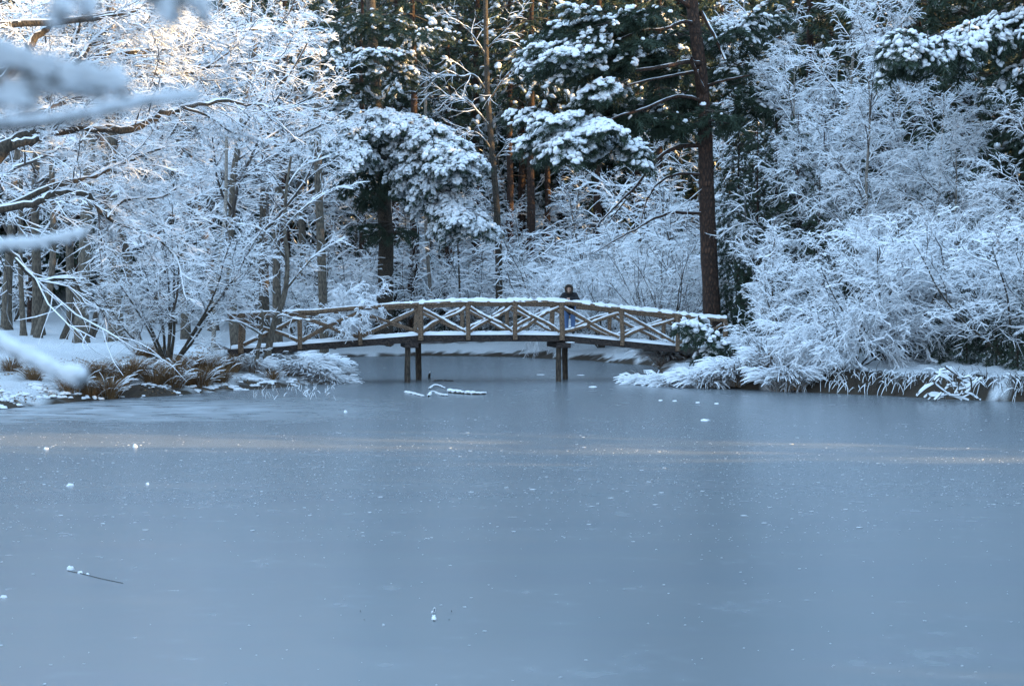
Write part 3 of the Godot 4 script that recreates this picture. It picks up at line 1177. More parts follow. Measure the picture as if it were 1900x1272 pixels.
# ------------------------------------------------------------------ sedge tussocks
func sedge(label: String, blades: int, spread: float, length: float, snow: float, share: float, seed_: int, droop := 0.07, lean := Vector3.ZERO) -> Node3D:
	rng.seed = seed_
	var o := thing("sedge_tussock", label, "grass tussock")
	var bare := Soup.new()
	var b := Soup.new()
	var s := Soup.new()
	for k in blades:
		var a := rf(0, TAU)
		var d := (Vector3(cos(a), rf(1.2, 4.0), sin(a)) + lean).normalized()
		var p := Vector3(cos(a), 0, sin(a)) * rf(0, spread)
		var l := length * rf(0.6, 1.15)
		var pts := PackedVector3Array([p])
		for j in 5:
			d = (d + Vector3(cos(a) * 0.1, -0.02 - droop * j, sin(a) * 0.1) + rvec() * 0.07).normalized()
			p += d * l / 5.0
			p.y = maxf(p.y, -0.25)
			pts.append(p)
		if rng.randf() < share:
			twig(b, s, pts, 0.007, 0.003, snow)
		else:
			twig(bare, s, pts, 0.008, 0.003, 0.0)
	for q in bare.i:
		b.i.append(q + b.v.size())
	b.v.append_array(bare.v)
	b.n.append_array(bare.n)
	part(o, "blades", b.mesh(), M.sedge, "stuff")
	if s.i.size():
		part(o, "snow", s.mesh(), M.snow, "stuff")
	return o


func on_ice(u: float, v: float) -> Vector3:
	var dir := cam.basis * Vector3((u - 950.0) / FOCAL, -(v - 636.0) / FOCAL, -1.0)
	return EYE + dir * (-EYE.y / dir.y)


# ------------------------------------------------------------------ the place
func _ready() -> void:
	# camera
	cam = Camera3D.new()
	cam.name = "camera"
	add_child(cam)
	var lens := CameraAttributesPhysical.new()
	lens.frustum_focal_length = 52.36
	lens.exposure_aperture = 5.6
	lens.frustum_focus_distance = 44.0
	lens.frustum_near = 0.05
	lens.frustum_far = 1500.0
	cam.attributes = lens
	cam.position = EYE
	cam.rotation.x = -atan(69.0 / FOCAL)
	cam.fov = rad_to_deg(2.0 * atan(636.0 / FOCAL))
	cam.near = 0.05
	cam.far = 1500.0
	# sky, sun, exposure
	var env := Environment.new()
	var sky_mat := ProceduralSkyMaterial.new()
	sky_mat.sky_top_color = Color(0.61, 0.755, 0.90)
	sky_mat.sky_horizon_color = Color(0.86, 0.91, 0.95)
	sky_mat.sky_curve = 0.12
	sky_mat.ground_bottom_color = Color(0.5, 0.55, 0.62)
	sky_mat.ground_horizon_color = Color(0.75, 0.8, 0.87)
	sky_mat.sun_angle_max = 2.0
	var sky := Sky.new()
	sky.sky_material = sky_mat
	env.background_mode = Environment.BG_SKY
	env.sky = sky
	env.tonemap_mode = Environment.TONE_MAPPER_LINEAR
	env.tonemap_exposure = 2.9
	env.sdfgi_enabled = true
	env.ssao_enabled = true
	env.ssil_enabled = true
	var we := WorldEnvironment.new()
	we.name = "world_environment"
	we.environment = env
	add_child(we)
	var sun := DirectionalLight3D.new()
	sun.name = "sun"
	sun.light_energy = 1.6
	sun.light_color = Color(1.0, 0.83, 0.55)
	sun.light_angular_distance = 0.5
	sun.shadow_enabled = true
	add_child(sun)
	sun.look_at_from_position(Vector3.ZERO, -Vector3(0.97, 0.2, 0.15))

	bank_noise.seed = 3
	bank_noise.frequency = 0.1
	patch_noise.seed = 21
	patch_noise.frequency = 0.12
	patch_noise.fractal_octaves = 4
	for q in [[-38, -3], [-36, -22], [-18, -29], [-11.6, -32.6], [-10.7, -35.6], [-8.9, -38], [-7.6, -40.4], [-5.7, -43.6], [-5.3, -47], [-6.3, -52], [-8.5, -60], [-9.5, -66], [-4, -69], [0, -67.5], [3, -63], [5.5, -57], [5, -51], [4.2, -47], [4.1, -45], [6.7, -41], [9.6, -38], [12.3, -35.6], [19, -30], [30, -22], [34, -3], [10, -2.2], [-10, -2.2]]:
		lake.append(Vector2(q[0], q[1]))
	for k in 5:
		lumps.append(lump_mesh(40 + k, 0.55))
		tufts.append(tuft_mesh(60 + k, 16, 0.6))
		far_tufts.append(tuft_mesh(70 + k, 11, 0.7, 0.12, 1.7))
		far_lumps.append(lump_mesh(80 + k, 0.55, 4, 6))
	clod_mesh = lump_mesh(88, 0.3, 10, 14)
	full_tuft = tuft_mesh(99, 34, 0.75, 0.055, 1.1)
	make_materials()
	# the setting
	make_ground()
	make_ice()
	make_bridge()
	make_person()
	make_deep_wood()
	make_left_wood()
	make_centre()
	make_right_wood()
	make_banks()
	make_ice_litter()
	make_foreground()
	name_by_place()
	count_up()



func by_place(group: String, what: String) -> void:
	# members of a group named by their order from the left
	var list := []
	for o in get_children():
		if o is Node3D and o.get_meta("group", "") == group:
			list.append([o.position.x / -o.position.z, o])
	list.sort_custom(func(a, b): return a[0] < b[0])
	var tens := ["", "", "twenty", "thirty", "forty"]
	var ones := ["", "first", "second", "third", "fourth", "fifth", "sixth", "seventh", "eighth", "ninth", "tenth", "eleventh", "twelfth", "thirteenth", "fourteenth", "fifteenth", "sixteenth", "seventeenth", "eighteenth", "nineteenth"]
	for k in list.size():
		var n := k + 1
		var word: String = ones[n] if n < 20 else (str(tens[n / 10]) + "-" + str(ones[n % 10]) if n % 10 else str(tens[n / 10]).trim_suffix("y") + "ieth")
		list[k][1].set_meta("label", what.replace("NTH", word))


func name_by_place() -> void:
	by_place("snowy bare trees of the left wood", "NTH from the left of the bare snow-twigged trees in the left wood")
	by_place("pine stems of the deep wood", "NTH from the left of the slender pine stems rising bare behind the pond")
	by_place("slender trees behind the bridge", "NTH from the left of the slender grey snow-dusted trees behind the bridge")
	by_place("undergrowth behind the bridge", "NTH from the left of the low snow-bowed shrubs behind the bridge")
	by_place("undergrowth of the left wood", "NTH from the left of the low snowy shrubs among the left trunks")
	by_place("thicket between the pine stems", "NTH from the left of the tall snow-lined thickets between the pine stems")
	by_place("dark spruces behind the right birches", "NTH from the left of the dark spruces close behind the snowy birches")
	by_place("dark spruces right of the tall pine", "NTH from the left of the dark spruces between tall pine and right birches")
	by_place("small evergreens under the right shrubs", "NTH from the left of the small dark evergreens under the right-hand shrubs")
	by_place("small evergreens behind the bridge", "NTH from the left of the small snow-flecked evergreens behind the bridge")
	by_place("tawny sedge tussocks", "NTH from the left of the tawny dead sedge tussocks at the water's edge")
	by_place("snowy sedge by the bridge's left end", "NTH from the left of the snow-whitened sedge tussocks at the bridge's left end")
	by_place("snow-draped sedge right of the bridge", "NTH from the left of the snow-draped sedge hummocks right of the bridge")
	by_place("row of snow dabs", "NTH from the left of the little snow dabs in a row right of the bridge")


func count_up() -> void:
	var seen := {}
	var tri := 0
	var inst := 0
	for o in find_children("*", "GeometryInstance3D", true, false):
		var m: Mesh = o.mesh if o is MeshInstance3D else o.multimesh.mesh
		if o is MultiMeshInstance3D:
			inst += o.multimesh.instance_count
		if m and not seen.has(m) and m.get_surface_count():
			seen[m] = true
			tri += (m.surface_get_array_index_len(0) if m is ArrayMesh else 0) / 3
	printerr("triangles ", tri, " instances ", inst, " ms ", Time.get_ticks_msec())


var protos := {}


func place(kind: String, label: String, u: float, d: float, size := 1.0, group := "", sink := 0.0, turn := -1.0) -> Node3D:
	# the first time moves the prototype itself, later a copy of it
	var p := foot(u, d) - Vector3(0, sink, 0)
	var a := rf(0, TAU) if turn < 0.0 else turn
	var q: Array = protos[kind]
	if not q[1]:
		q[1] = true
		var o: Node3D = q[0]
		o.position = p
		o.rotation.y = a
		o.scale = Vector3.ONE * size
		o.set_meta("label", label)
		if group:
			o.set_meta("group", group)
		return o
	return copy_of(q[0], label, p, a, size, group)


func make_deep_wood() -> void:
	protos.spruce_a = [spruce("dark_spruce", "", 25.0, 5.0, 4.5, 0.06, 101, M.needle, 1.5, true), false]
	protos.spruce_b = [spruce("dark_spruce", "", 23.0, 4.4, 2.5, 0.12, 102, M.needle, 1.5, true), false]
	protos.spruce_c = [spruce("snowy_spruce", "", 21.0, 3.8, 2.0, 0.6, 103, M.needle, 1.6, true), false]
	protos.pine = [spruce("tall_pine", "", 26.0, 3.2, 13.0, 0.3, 104, M.needle, 1.2, true), false]
	for k in 3:
		protos["tree_%d" % k] = [broad_tree("snowy_tree", "", "tree", 12.5, 0.2, sp_broad(0.95), M.bark_grey, 210 + k), false]
		protos["shrub_%d" % k] = [stems_shrub("snowy_shrub", "", "shrub", fan(8, 0.8, 3.4, 0.03, 300 + k), sp_far(0.62), 310 + k), false]
	protos.thin_tree = [broad_tree("thin_tree", "", "tree", 12.0, 0.1, sp_thin(), M.bark_grey, 251), false]
	# far wall of spruces, four rows deep
	rng.seed = 500
	var n := 0
	for row in 6:
		var u := -300.0 + row * 40.0
		while u < 2250.0:
			var uu := u + rf(-25, 25)
			var d := 88.0 + row * 9.5 + rf(-3.5, 3.5)
			var top := 13.4 if uu > 620 and uu < 1080 else (15.0 if uu <= 620 else 17.5)
			var tall := (d * tan(deg_to_rad(top)) + 0.5) / 24.0 * rf(0.97, 1.1)
			var kind: String = ["spruce_a", "spruce_b", "spruce_a", "spruce_c"][n % 4]
			if uu > 640 and n % 4 == 3:
				kind = "spruce_a"
			var snowy := kind == "spruce_c"
			place(kind, "snow-covered spruce of the deep wood behind the left trees" if snowy else "tall dark spruce standing in the deep wood behind the pond", uu, d, tall, "snowy spruces of the deep wood" if snowy else "dark spruces of the deep wood")
			n += 1
			u += 118.0
	# pine stems that show between the shrubs and the snowy boughs
	for q in [[735, 80], [768, 76], [832, 79], [852, 86], [884, 82], [946, 78], [968, 84], [985, 77], [1016, 82], [1046, 86], [1110, 80], [1222, 78], [1180, 84], [672, 78], [590, 82], [530, 77], [1440, 72], [1590, 70], [300, 84], [60, 80], [1350, 80]]:
		place("pine", "tall slender pine stem rising bare behind the pond's undergrowth", q[0], q[1], rf(0.8, 1.1), "pine stems of the deep wood")
	# undergrowth on the far bank and round about
	rng.seed = 700
	n = 0
	for q in [[640, 72], [760, 73], [900, 75], [1030, 70], [1210, 64], [670, 80], [800, 84], [940, 84], [1000, 79], [1140, 76], [600, 70], [560, 68], [480, 76], [330, 78], [20, 80], [1340, 60], [1420, 56]]:
		place("shrub_%d" % (n % 3), "low shrub bowed by snow in the undergrowth behind the bridge" if q[0] > 560 else "low snowy shrub among the trunks of the left wood", q[0], q[1], rf(1.15, 1.85), "undergrowth behind the bridge" if q[0] > 560 else "undergrowth of the left wood")
		n += 1
	for q in [[650, 84], [705, 86], [745, 88], [800, 90], [860, 87], [905, 90], [965, 86], [1010, 88], [1060, 85], [1120, 82], [1190, 80], [1250, 76], [1290, 72]]:
		place("shrub_%d" % (n % 3), "tall thin snow-lined sapling thicket between the pine stems behind the bridge", q[0], q[1], rf(1.6, 2.3), "thicket between the pine stems")
		n += 1
	for q in [[700, 73, 0.16], [735, 74, 0.2], [780, 74, 0.15], [825, 74, 0.19], [870, 76, 0.2], [925, 75, 0.16], [965, 74, 0.2], [1065, 72, 0.18], [1110, 72, 0.22], [1165, 68, 0.2], [1255, 64, 0.2], [1290, 62, 0.22], [660, 76, 0.2]]:
		place("spruce_c", "small dark-green evergreen flecked with snow behind the bridge", q[0], q[1], q[2], "small evergreens behind the bridge", 0.4)
	n = 0
	for q in [[655, 80, 0.95], [735, 84, 1.0], [810, 80, 0.9], [865, 88, 1.1], [955, 82, 0.9], [1005, 90, 1.1], [1060, 80, 0.85], [1115, 84, 0.95], [1170, 76, 0.8], [1230, 82, 1.0], [1285, 74, 0.85], [1365, 66, 0.8], [640, 74, 0.5], [690, 77, 0.62], [770, 75, 0.55], [835, 76, 0.65], [880, 78, 0.5], [940, 75, 0.6], [985, 73, 0.5], [1045, 76, 0.66], [1090, 72, 0.6], [1150, 70, 0.62], [1205, 70, 0.6], [1260, 66, 0.6]]:
		place("thin_tree", "slender grey tree dusted with snow in the wood behind the bridge", q[0], q[1], q[2], "slender trees behind the bridge")
	# trees outside the frame whose shade covers the pond
	rng.seed = 820
	protos.shelter = [spruce("shore_spruce", "", 17.0, 4.0, 0.4, 0.1, 105, M.needle, 2.4, true), false]
	var spots := []
	for row in 5:
		var z := 10.0 - row * 1.7
		while z > -76.0:
			if z < -50.0 and row % 2 == 1:
				break
			var x := 22.5 + row * 4.2 + rf(-0.8, 0.8) + (3.0 if z > -24 else 0.0) + (3.0 if z < -52 else 0.0)
			if absf(z - (-24.6 + 0.155 * x)) > 2.5:
				spots.append([x, z])
			z -= rf(3.8, 5.0)
	for q in [[14, -66], [17, -70], [12, -74], [19, -64], [16, -78], [10, -79], [21, -72], [8, -84], [-5.5, 2.5], [-1.5, 7], [3, 8]]:
		spots.append(q)
	var low := place("shelter", "unseen young spruce added between the shore spruces to shade the right ice", 950, 40, 0.4)  # added out of view to block the sun lane over the right ice
	low.position = Vector3(24.5, ground(24.5, -20.8) - 0.1, -20.8)
	for q in spots:
		var o := place("shelter", "dark spruce on the right shore beside the pond", 950, 40, rf(0.92, 1.05) * (1.12 if q[1] < -34 and q[1] > -56 else 0.95), "spruces of the right shore")
		o.position = Vector3(q[0], ground(q[0], q[1]) - 0.1, q[1])
		if q[0] < 6 and q[1] > -20:  # unseen trees added behind the camera to darken the foreground snow
			o.set_meta("label", "unseen dark spruce added on the near bank to shade the foreground twigs")
			o.set_meta("group", "added shade spruces of the near bank")
		elif q[1] < -60 and q[0] < 22:
			o.set_meta("label", "dark spruce in the wood between the tall pine and the right birches")
			o.set_meta("group", "dark spruces right of the tall pine")


func trunk_thing(called: String, label: String, path: Array, d0: float, d1: float, r0: float, r1: float, bark: Material, flare := 0.4, snow := 0.0) -> Node3D:
	# a traced trunk; its first point is on the ground
	var pts := traced(path, d0, d1, 4)
	var base := foot(path[0][0], d0)
	var o := thing(called, label, "tree", base)
	var lift := Vector3(0, base.y - pts[0].y, 0)
	var loc := PackedVector3Array()
	var rads := PackedFloat32Array()
	for k in pts.size():
		var t := k / (pts.size() - 1.0)
		loc.append(pts[k] - base + lift * (1.0 - t) - (Vector3(0, 0.2, 0) if k == 0 else Vector3.ZERO))
		rads.append(lerpf(r0, r1, t) * (1.0 + flare * exp(-loc[k].y / 0.35)))
	var s := Soup.new()
	radius_tube(s, loc, rads, 12, 0.05)
	part(o, "trunk", s.mesh(), bark)
	if snow > 0.0:
		var c := Soup.new()
		snow_cap(c, loc, r0, r1, snow, 0.3)
		part(o, "snow", c.mesh(), M.snow)
	return o


func limbs_on(o: Node3D, list: Array, sp: Array, mat: Material) -> void:
	# traced limbs, each a part, with branches and snow of their own; list: [path, d0, d1, r0, r1, level]
	var b := Soup.new()
	var s := Soup.new()
	for q in list:
		var pts := traced(q[0], q[1], q[2], 5)
		for k in pts.size():
			pts[k] = pts[k] - o.position + rvec() * float(q[3]) * 0.25
		var l := Soup.new()
		tube(l, pts, q[3], q[4], 8, 0.08)
		part(o, "limb", l.mesh(), mat)
		snow_cap(s, pts, q[3], q[4], float(q[6]) if q.size() > 6 else 0.035, 0.12)
		var length := 0.0
		for k in pts.size() - 1:
			length += pts[k].distance_to(pts[k + 1])
		if int(q[5]) < sp.size():
			along(b, s, pts, length, q[3], q[4], q[5], sp, false)
	part(o, "branches", b.mesh(), M.twig, "stuff")
	part(o, "snow", s.mesh(), M.snow, "stuff")


func make_left_wood() -> void:
	rng.seed = 900
	# big trunks standing on the left bank
	trunk_thing("tree_trunk", "thick grey-brown trunk at the snow bank's edge, left of the broad dark-footed one", [[150, 628], [152, 560], [158, 440], [164, 300], [172, 150], [180, 0], [186, -200]], 52, 54, 0.25, 0.14, M.bark_grey, 0.3)
	trunk_thing("tree_trunk", "broad trunk with dark flared foot right of the thick grey-brown one", [[215, 627], [214, 560], [209, 440], [206, 320], [204, 160], [206, -100]], 55, 57, 0.27, 0.16, M.bark_grey, 0.6)
	trunk_thing("tree_trunk", "brown trunk leaning right, furthest left of the leaning pair", [[68, 618], [80, 575], [93, 520], [98, 440], [95, 300], [90, 100]], 57, 58, 0.14, 0.1, M.bark_grey)
	trunk_thing("tree_trunk", "dark slender trunk leaning right against the thick grey-brown trunk", [[116, 620], [128, 590], [141, 550], [150, 500], [160, 400], [168, 250]], 56, 57, 0.12, 0.08, M.bark)
	trunk_thing("tree_trunk", "dark leaning trunk between the thick and the broad trunk", [[168, 617], [176, 580], [183, 540], [190, 440], [196, 300]], 58, 59, 0.12, 0.08, M.bark)
	trunk_thing("tree_trunk", "thin brown trunk standing at the left edge of the wood", [[43, 614], [40, 560], [37, 480], [38, 350], [36, 150]], 60, 61, 0.11, 0.08, M.bark_grey)
	trunk_thing("leaning_pole", "thin dark dead pole leaning between two trunks of the left bank", [[172, 618], [186, 595], [200, 571]], 57, 57, 0.035, 0.025, M.bark, 0.0)
	trunk_thing("tree_trunk", "slim pale birch trunk behind the many-stemmed hazel", [[395, 650], [396, 610], [400, 540], [410, 450], [418, 380], [420, 250]], 47, 48, 0.07, 0.05, M.birch_bark, 0.3)
	trunk_thing("tree_trunk", "dark ivy-clad trunk behind the bridge's left end", [[492, 640], [490, 560], [488, 440], [490, 380], [495, 200]], 58, 59, 0.22, 0.16, M.bark)
	trunk_thing("tree_trunk", "brown trunk behind the drooping bush at the bridge's left end", [[600, 640], [601, 570], [597, 470], [590, 300], [588, 100]], 62, 62, 0.2, 0.15, M.bark_grey)
	# trees of the left wood
	var n := 0
	for q in [[-70, 48, 1.0], [70, 62, 1.1], [250, 60, 1.05], [345, 64, 1.0], [440, 56, 0.95], [515, 66, 1.1], [10, 70, 1.2], [135, 76, 1.2], [285, 78, 1.2], [395, 74, 1.2], [555, 76, 1.2], [-130, 60, 1.1], [470, 82, 1.3], [200, 86, 1.3], [350, 90, 1.35], [60, 88, 1.3], [600, 86, 1.2]]:
		place("tree_%d" % (n % 3), "bare tree with snow on every twig in the left wood", q[0], q[1], q[2], "snowy bare trees of the left wood")
		n += 1
	# great beech outside the frame whose limbs reach in
	rng.seed = 77
	var o := trunk_thing("beech_tree", "great dark-limbed beech reaching in from the left with snow-lined boughs", [[-300, 700], [-290, 560], [-270, 420], [-255, 300], [-240, 100], [-230, -200]], 33, 34, 0.42, 0.2, M.bark, 0.4)
	limbs_on(o, [
		[[[-270, 430], [-120, 380], [-40, 320], [20, 268], [60, 248], [130, 238], [240, 238], [300, 213], [340, 200], [420, 190], [500, 197]], 33.5, 37, 0.2, 0.02, 1],
		[[[20, 268], [55, 262], [90, 250], [130, 215], [190, 200]], 34, 35, 0.1, 0.02, 1],
		[[[-280, 520], [-120, 430], [-40, 395], [60, 378], [100, 360], [160, 360], [175, 380], [200, 405], [250, 425], [300, 450], [318, 470]], 33.5, 36, 0.1, 0.02, 1],
		[[[200, 405], [230, 372], [300, 365], [340, 340], [385, 318]], 35, 36.5, 0.045, 0.012, 1],
		[[[-280, 560], [-60, 430], [20, 470], [50, 505], [80, 522], [130, 515], [150, 540], [170, 548]], 33.5, 35, 0.08, 0.02, 2],
		[[[-262, 340], [-60, 400], [100, 345], [170, 330], [205, 310], [230, 303], [260, 290], [300, 275], [345, 270]], 34, 37, 0.08, 0.02, 1],
		[[[-250, 200], [-60, 190], [40, 110], [60, 75], [92, 45], [110, 0], [118, -60]], 34, 36, 0.13, 0.05, 1],
		[[[-245, 150], [0, 160], [115, 120], [140, 60], [152, 10], [160, -60]], 34, 38, 0.12, 0.05, 1],
		[[[-245, 120], [60, 160], [140, 118], [165, 85], [200, 50], [235, 8], [260, -40]], 34, 38, 0.1, 0.04, 1],
		[[[140, 118], [180, 90], [230, 70], [300, 45], [360, 40]], 37, 39, 0.05, 0.015, 1],
		[[[-240, 60], [100, 40], [240, 20], [270, 5], [330, -20]], 34, 38, 0.09, 0.03, 1],
		[[[340, 200], [385, 215], [430, 245], [490, 260]], 36, 38, 0.035, 0.01, 1],
		[[[-260, 330], [-40, 240], [60, 210], [120, 190], [190, 165], [260, 140], [340, 135], [420, 120], [520, 110]], 34, 40, 0.1, 0.02, 1],
		[[[-250, 200], [60, 120], [240, 100], [330, 85], [420, 60], [520, 50]], 35, 41, 0.1, 0.02, 1],
	], sp_limb(), M.bark)
	# hazel of many stems on the left bank
	var stems := []
	for q in [[Vector3(-0.35, 1, 0.1), 4.0], [Vector3(-0.2, 1, -0.2), 4.6], [Vector3(-0.05, 1, 0.15), 4.9], [Vector3(0.05, 1, -0.15), 5.2], [Vector3(0.2, 1, 0.1), 5.0], [Vector3(0.42, 1, 0.0), 5.0], [Vector3(0.75, 1, 0.1), 4.6], [Vector3(-0.6, 1, 0.2), 3.2], [Vector3(0.55, 1, -0.4), 4.4], [Vector3(-0.4, 1, 0.4), 3.4]]:
		stems.append([q[0], q[1], rf(0.032, 0.055)])
	var hz := stems_shrub("hazel_bush", "many-stemmed hazel with dark fanning stems and layered snowy twigs on the left bank", "shrub", stems, sp_shrub(0.55, 0.01), 41)
	hz.position = foot(312, 43)
	# crooked double-stemmed tree beside the bridge's left end
	rng.seed = 45
	var t := trunk_thing("crooked_tree", "small crooked double-stemmed tree leaning over the bridge's left end", [[492, 678], [497, 640], [508, 590], [527, 540], [533, 480], [528, 420], [531, 350], [540, 290]], 43.6, 44, 0.11, 0.035, M.bark_grey, 0.5)
	limbs_on(t, [
		[[[474, 682], [478, 650], [483, 620], [487, 590], [480, 560]], 43.4, 43.4, 0.075, 0.03, 1],
		[[[527, 540], [560, 500], [590, 470], [640, 440]], 44, 44.5, 0.04, 0.01, 1],
		[[[530, 480], [500, 440], [470, 420], [440, 415]], 44, 43, 0.04, 0.01, 1],
		[[[530, 420], [570, 380], [620, 350], [655, 350]], 44, 45, 0.035, 0.01, 1],
		[[[531, 350], [560, 310], [610, 290]], 44, 45, 0.03, 0.01, 1],
		[[[531, 370], [510, 330], [490, 310]], 44, 43, 0.03, 0.01, 1],
		[[[505, 600], [520, 585], [545, 590], [575, 594]], 43.7, 43, 0.03, 0.015, 2],
		[[[483, 620], [450, 600], [420, 595], [390, 598]], 43.3, 42, 0.03, 0.01, 1],
	], sp_shrub(0.8), M.bark_grey)
	var dr := stems_shrub("drooping_bush", "bush bent under snow over the bridge's left railing", "shrub", [[Vector3(0.2, 1, 0), 1.7, 0.02], [Vector3(0.55, 1, 0.1), 1.9, 0.02], [Vector3(0.05, 1, -0.1), 1.5, 0.02], [Vector3(0.35, 1, 0.2), 1.6, 0.02]], sp_weep(), 52)
	dr.position = at(618, 640, 44.6)


func pads(o: Node3D, list: Array, seed_: int, needle: Material) -> void:
	# foliage pads of an evergreen; list: [u, v, d, boughs, length, droop, snow share, density, turn from, turn to]
	rng.seed = seed_
	var needles := []
	var snow := []
	var b := Soup.new()
	for q in list:
		var c := at(q[0], q[1], q[2]) - o.position
		for k in int(q[3]):
			var a := rf(q[8], q[9])
			bough(needles, snow, b, c + rvec() * 0.25, Vector3(cos(a), rf(-0.1, 0.35), sin(a)), q[4] * rf(0.7, 1.15), q[5], 0.025, q[6], q[7])
	part(o, "branches", b.mesh(), M.twig, "stuff")
	many(o, "needles", full_tuft, needle, needles)
	many(o, "snow", lumps[2], M.snow, snow)


func make_centre() -> void:
	rng.seed = 1200
	# snow-bowed evergreen left of the centre
	var c := trunk_thing("bowed_evergreen", "evergreen with one great arching bough heaped with snow left of the centre", [[712, 642], [714, 560], [716, 460], [712, 380], [706, 300], [700, 200], [690, 60], [684, -120]], 70.5, 70.5, 0.42, 0.2, M.bark, 0.3)
	var list := []
	for q in [[[[705, 230], [660, 228], [620, 250], [600, 275]], 6], [[[690, 215], [730, 210], [790, 238], [835, 275], [842, 300]], 11], [[[740, 255], [775, 310], [810, 350], [850, 385], [880, 405]], 10], [[[645, 240], [655, 265], [668, 285]], 3]]:
		var pts := traced(q[0], 67.5, 65.5, 6)
		for k in int(q[1]):
			var p := pts[mini(int((k + 0.5) * pts.size() / float(q[1])), pts.size() - 1)]
			list.append([950 + p.x / -p.z * FOCAL, 567 - (p.y - 2.3) / -p.z * FOCAL, -p.z, 12, 1.3, 0.9, 5.0, 7.0, 0.0, TAU])
	for q in [[640, 100, 67, 9, 2.12, 0.6, 1.9, 5.0], [690, 95, 67, 9, 2.12, 0.6, 1.9, 5.0], [720, 120, 67, 6, 1.50, 0.6, 1.8, 5.0], [660, 150, 68, 6, 1.75, 0.6, 0.35, 4.0], [700, 30, 68, 8, 2.25, 0.5, 0.4, 4.0], [760, 60, 68, 7, 2.00, 0.5, 0.6, 4.0], [640, 40, 69, 7, 2.00, 0.5, 0.5, 4.0], [690, 350, 69, 7, 2.00, 0.5, 0.1, 4.0], [720, 420, 70, 6, 1.88, 0.5, 0.1, 4.0], [730, 300, 69, 7, 1.88, 0.5, 0.05, 4.0], [670, 330, 69, 6, 1.62, 0.5, 0.1, 4.0]]:
		list.append(q + [0.0, TAU])
	pads(c, list, 1201, M.needle)
	limbs_on(c, [
		[[[706, 300], [690, 235], [730, 215], [790, 245], [835, 285]], 69, 65.8, 0.11, 0.03, 9],
		[[[712, 340], [740, 300], [775, 325], [815, 360], [870, 400]], 69, 65.6, 0.09, 0.02, 9],
		[[[706, 290], [670, 235], [620, 255]], 69, 67, 0.08, 0.03, 9],
	], sp_shrub(), M.bark)
	# bare tree with crooked snow-lined branches in the centre
	rng.seed = 1210
	var t := trunk_thing("crooked_branched_tree", "grey bare tree with crooked snow-lined branches at the centre behind the bridge", [[925, 620], [926, 500], [922, 380], [912, 260], [905, 170], [902, 80], [900, -60], [896, -300]], 71, 71, 0.18, 0.09, M.bark, 0.2)
	limbs_on(t, [
		[[[908, 175], [880, 140], [855, 142], [830, 132], [800, 145], [770, 140]], 71, 70, 0.05, 0.015, 2],
		[[[912, 240], [885, 205], [860, 185], [835, 180], [800, 150]], 71, 69, 0.045, 0.012, 2],
		[[[914, 280], [890, 250], [870, 245], [850, 255], [815, 258]], 71, 69, 0.045, 0.012, 2],
		[[[905, 190], [925, 160], [950, 130], [985, 120]], 71, 70, 0.045, 0.012, 2],
		[[[906, 110], [880, 70], [850, 40], [820, 30]], 71, 70, 0.05, 0.015, 2],
		[[[903, 90], [935, 60], [970, 20]], 71, 70, 0.045, 0.012, 2],
		[[[915, 300], [940, 270], [960, 255]], 71, 70, 0.035, 0.01, 2],
	], sp_broad(1.1), M.bark_grey)
	trunk_thing("tree_trunk", "slim pale birch trunk rising behind the bridge under the arching bough", [[803, 600], [800, 540], [794, 470], [790, 400], [788, 300], [790, 150]], 73, 73, 0.1, 0.07, M.birch_bark, 0.2)
	trunk_thing("tree_trunk", "thin dark young trunk behind the bridge among low snowy twigs", [[853, 600], [853, 540], [851, 480], [848, 430]], 72, 72, 0.06, 0.03, M.bark, 0.1)
	# the tall pine
	rng.seed = 1220
	var p := trunk_thing("scots_pine", "tall red-barked pine with long bare drooping limbs right of the bridge", [[1322, 592], [1320, 500], [1315, 400], [1311, 300], [1308, 200], [1299, 90], [1286, 0], [1276, -120], [1268, -300], [1262, -480]], 50, 50, 0.315, 0.14, M.pine_bark, 0.25)
	limbs_on(p, [
		[[[1308, 268], [1250, 275], [1210, 305], [1180, 345], [1150, 375], [1120, 405], [1104, 426]], 50, 47, 0.075, 0.02, 9, 0.014],
		[[[1308, 325], [1262, 322], [1225, 337], [1202, 368], [1190, 405], [1187, 422]], 50, 48, 0.05, 0.015, 9, 0.014],
		[[[1312, 398], [1255, 394], [1215, 405], [1180, 425], [1140, 446], [1100, 470]], 50, 47, 0.06, 0.014, 9, 0.014],
		[[[1160, 372], [1130, 410], [1107, 420]], 48.5, 47, 0.03, 0.01, 9, 0.014],
		[[[1308, 120], [1275, 115], [1235, 122], [1180, 130]], 50, 48, 0.09, 0.05, 9, 0.014],
		[[[1294, 45], [1268, 40], [1235, 52], [1180, 60], [1110, 90]], 50, 48.5, 0.07, 0.02, 9, 0.02],
		[[[1308, 190], [1260, 178], [1200, 200], [1150, 215], [1100, 240]], 50, 47.5, 0.07, 0.02, 9, 0.02],
		[[[1308, 130], [1260, 138], [1200, 150], [1140, 165]], 50, 48, 0.06, 0.02, 9, 0.02],
		[[[1284, 18], [1255, -5], [1220, -20]], 50, 49, 0.08, 0.04, 9, 0.014],
		[[[1300, 20], [1330, 75], [1346, 112]], 50, 49.5, 0.06, 0.04, 9, 0.05],
		[[[1306, 172], [1292, 135], [1282, 108]], 49.8, 49, 0.08, 0.06, 9, 0.06],
		[[[1308, 160], [1340, 150], [1390, 140]], 50, 49, 0.06, 0.03, 9, 0.014],
		[[[1310, 345], [1280, 370], [1240, 400]], 50, 49, 0.03, 0.01, 3],
	], sp_broad(1.0), M.pine_bark)
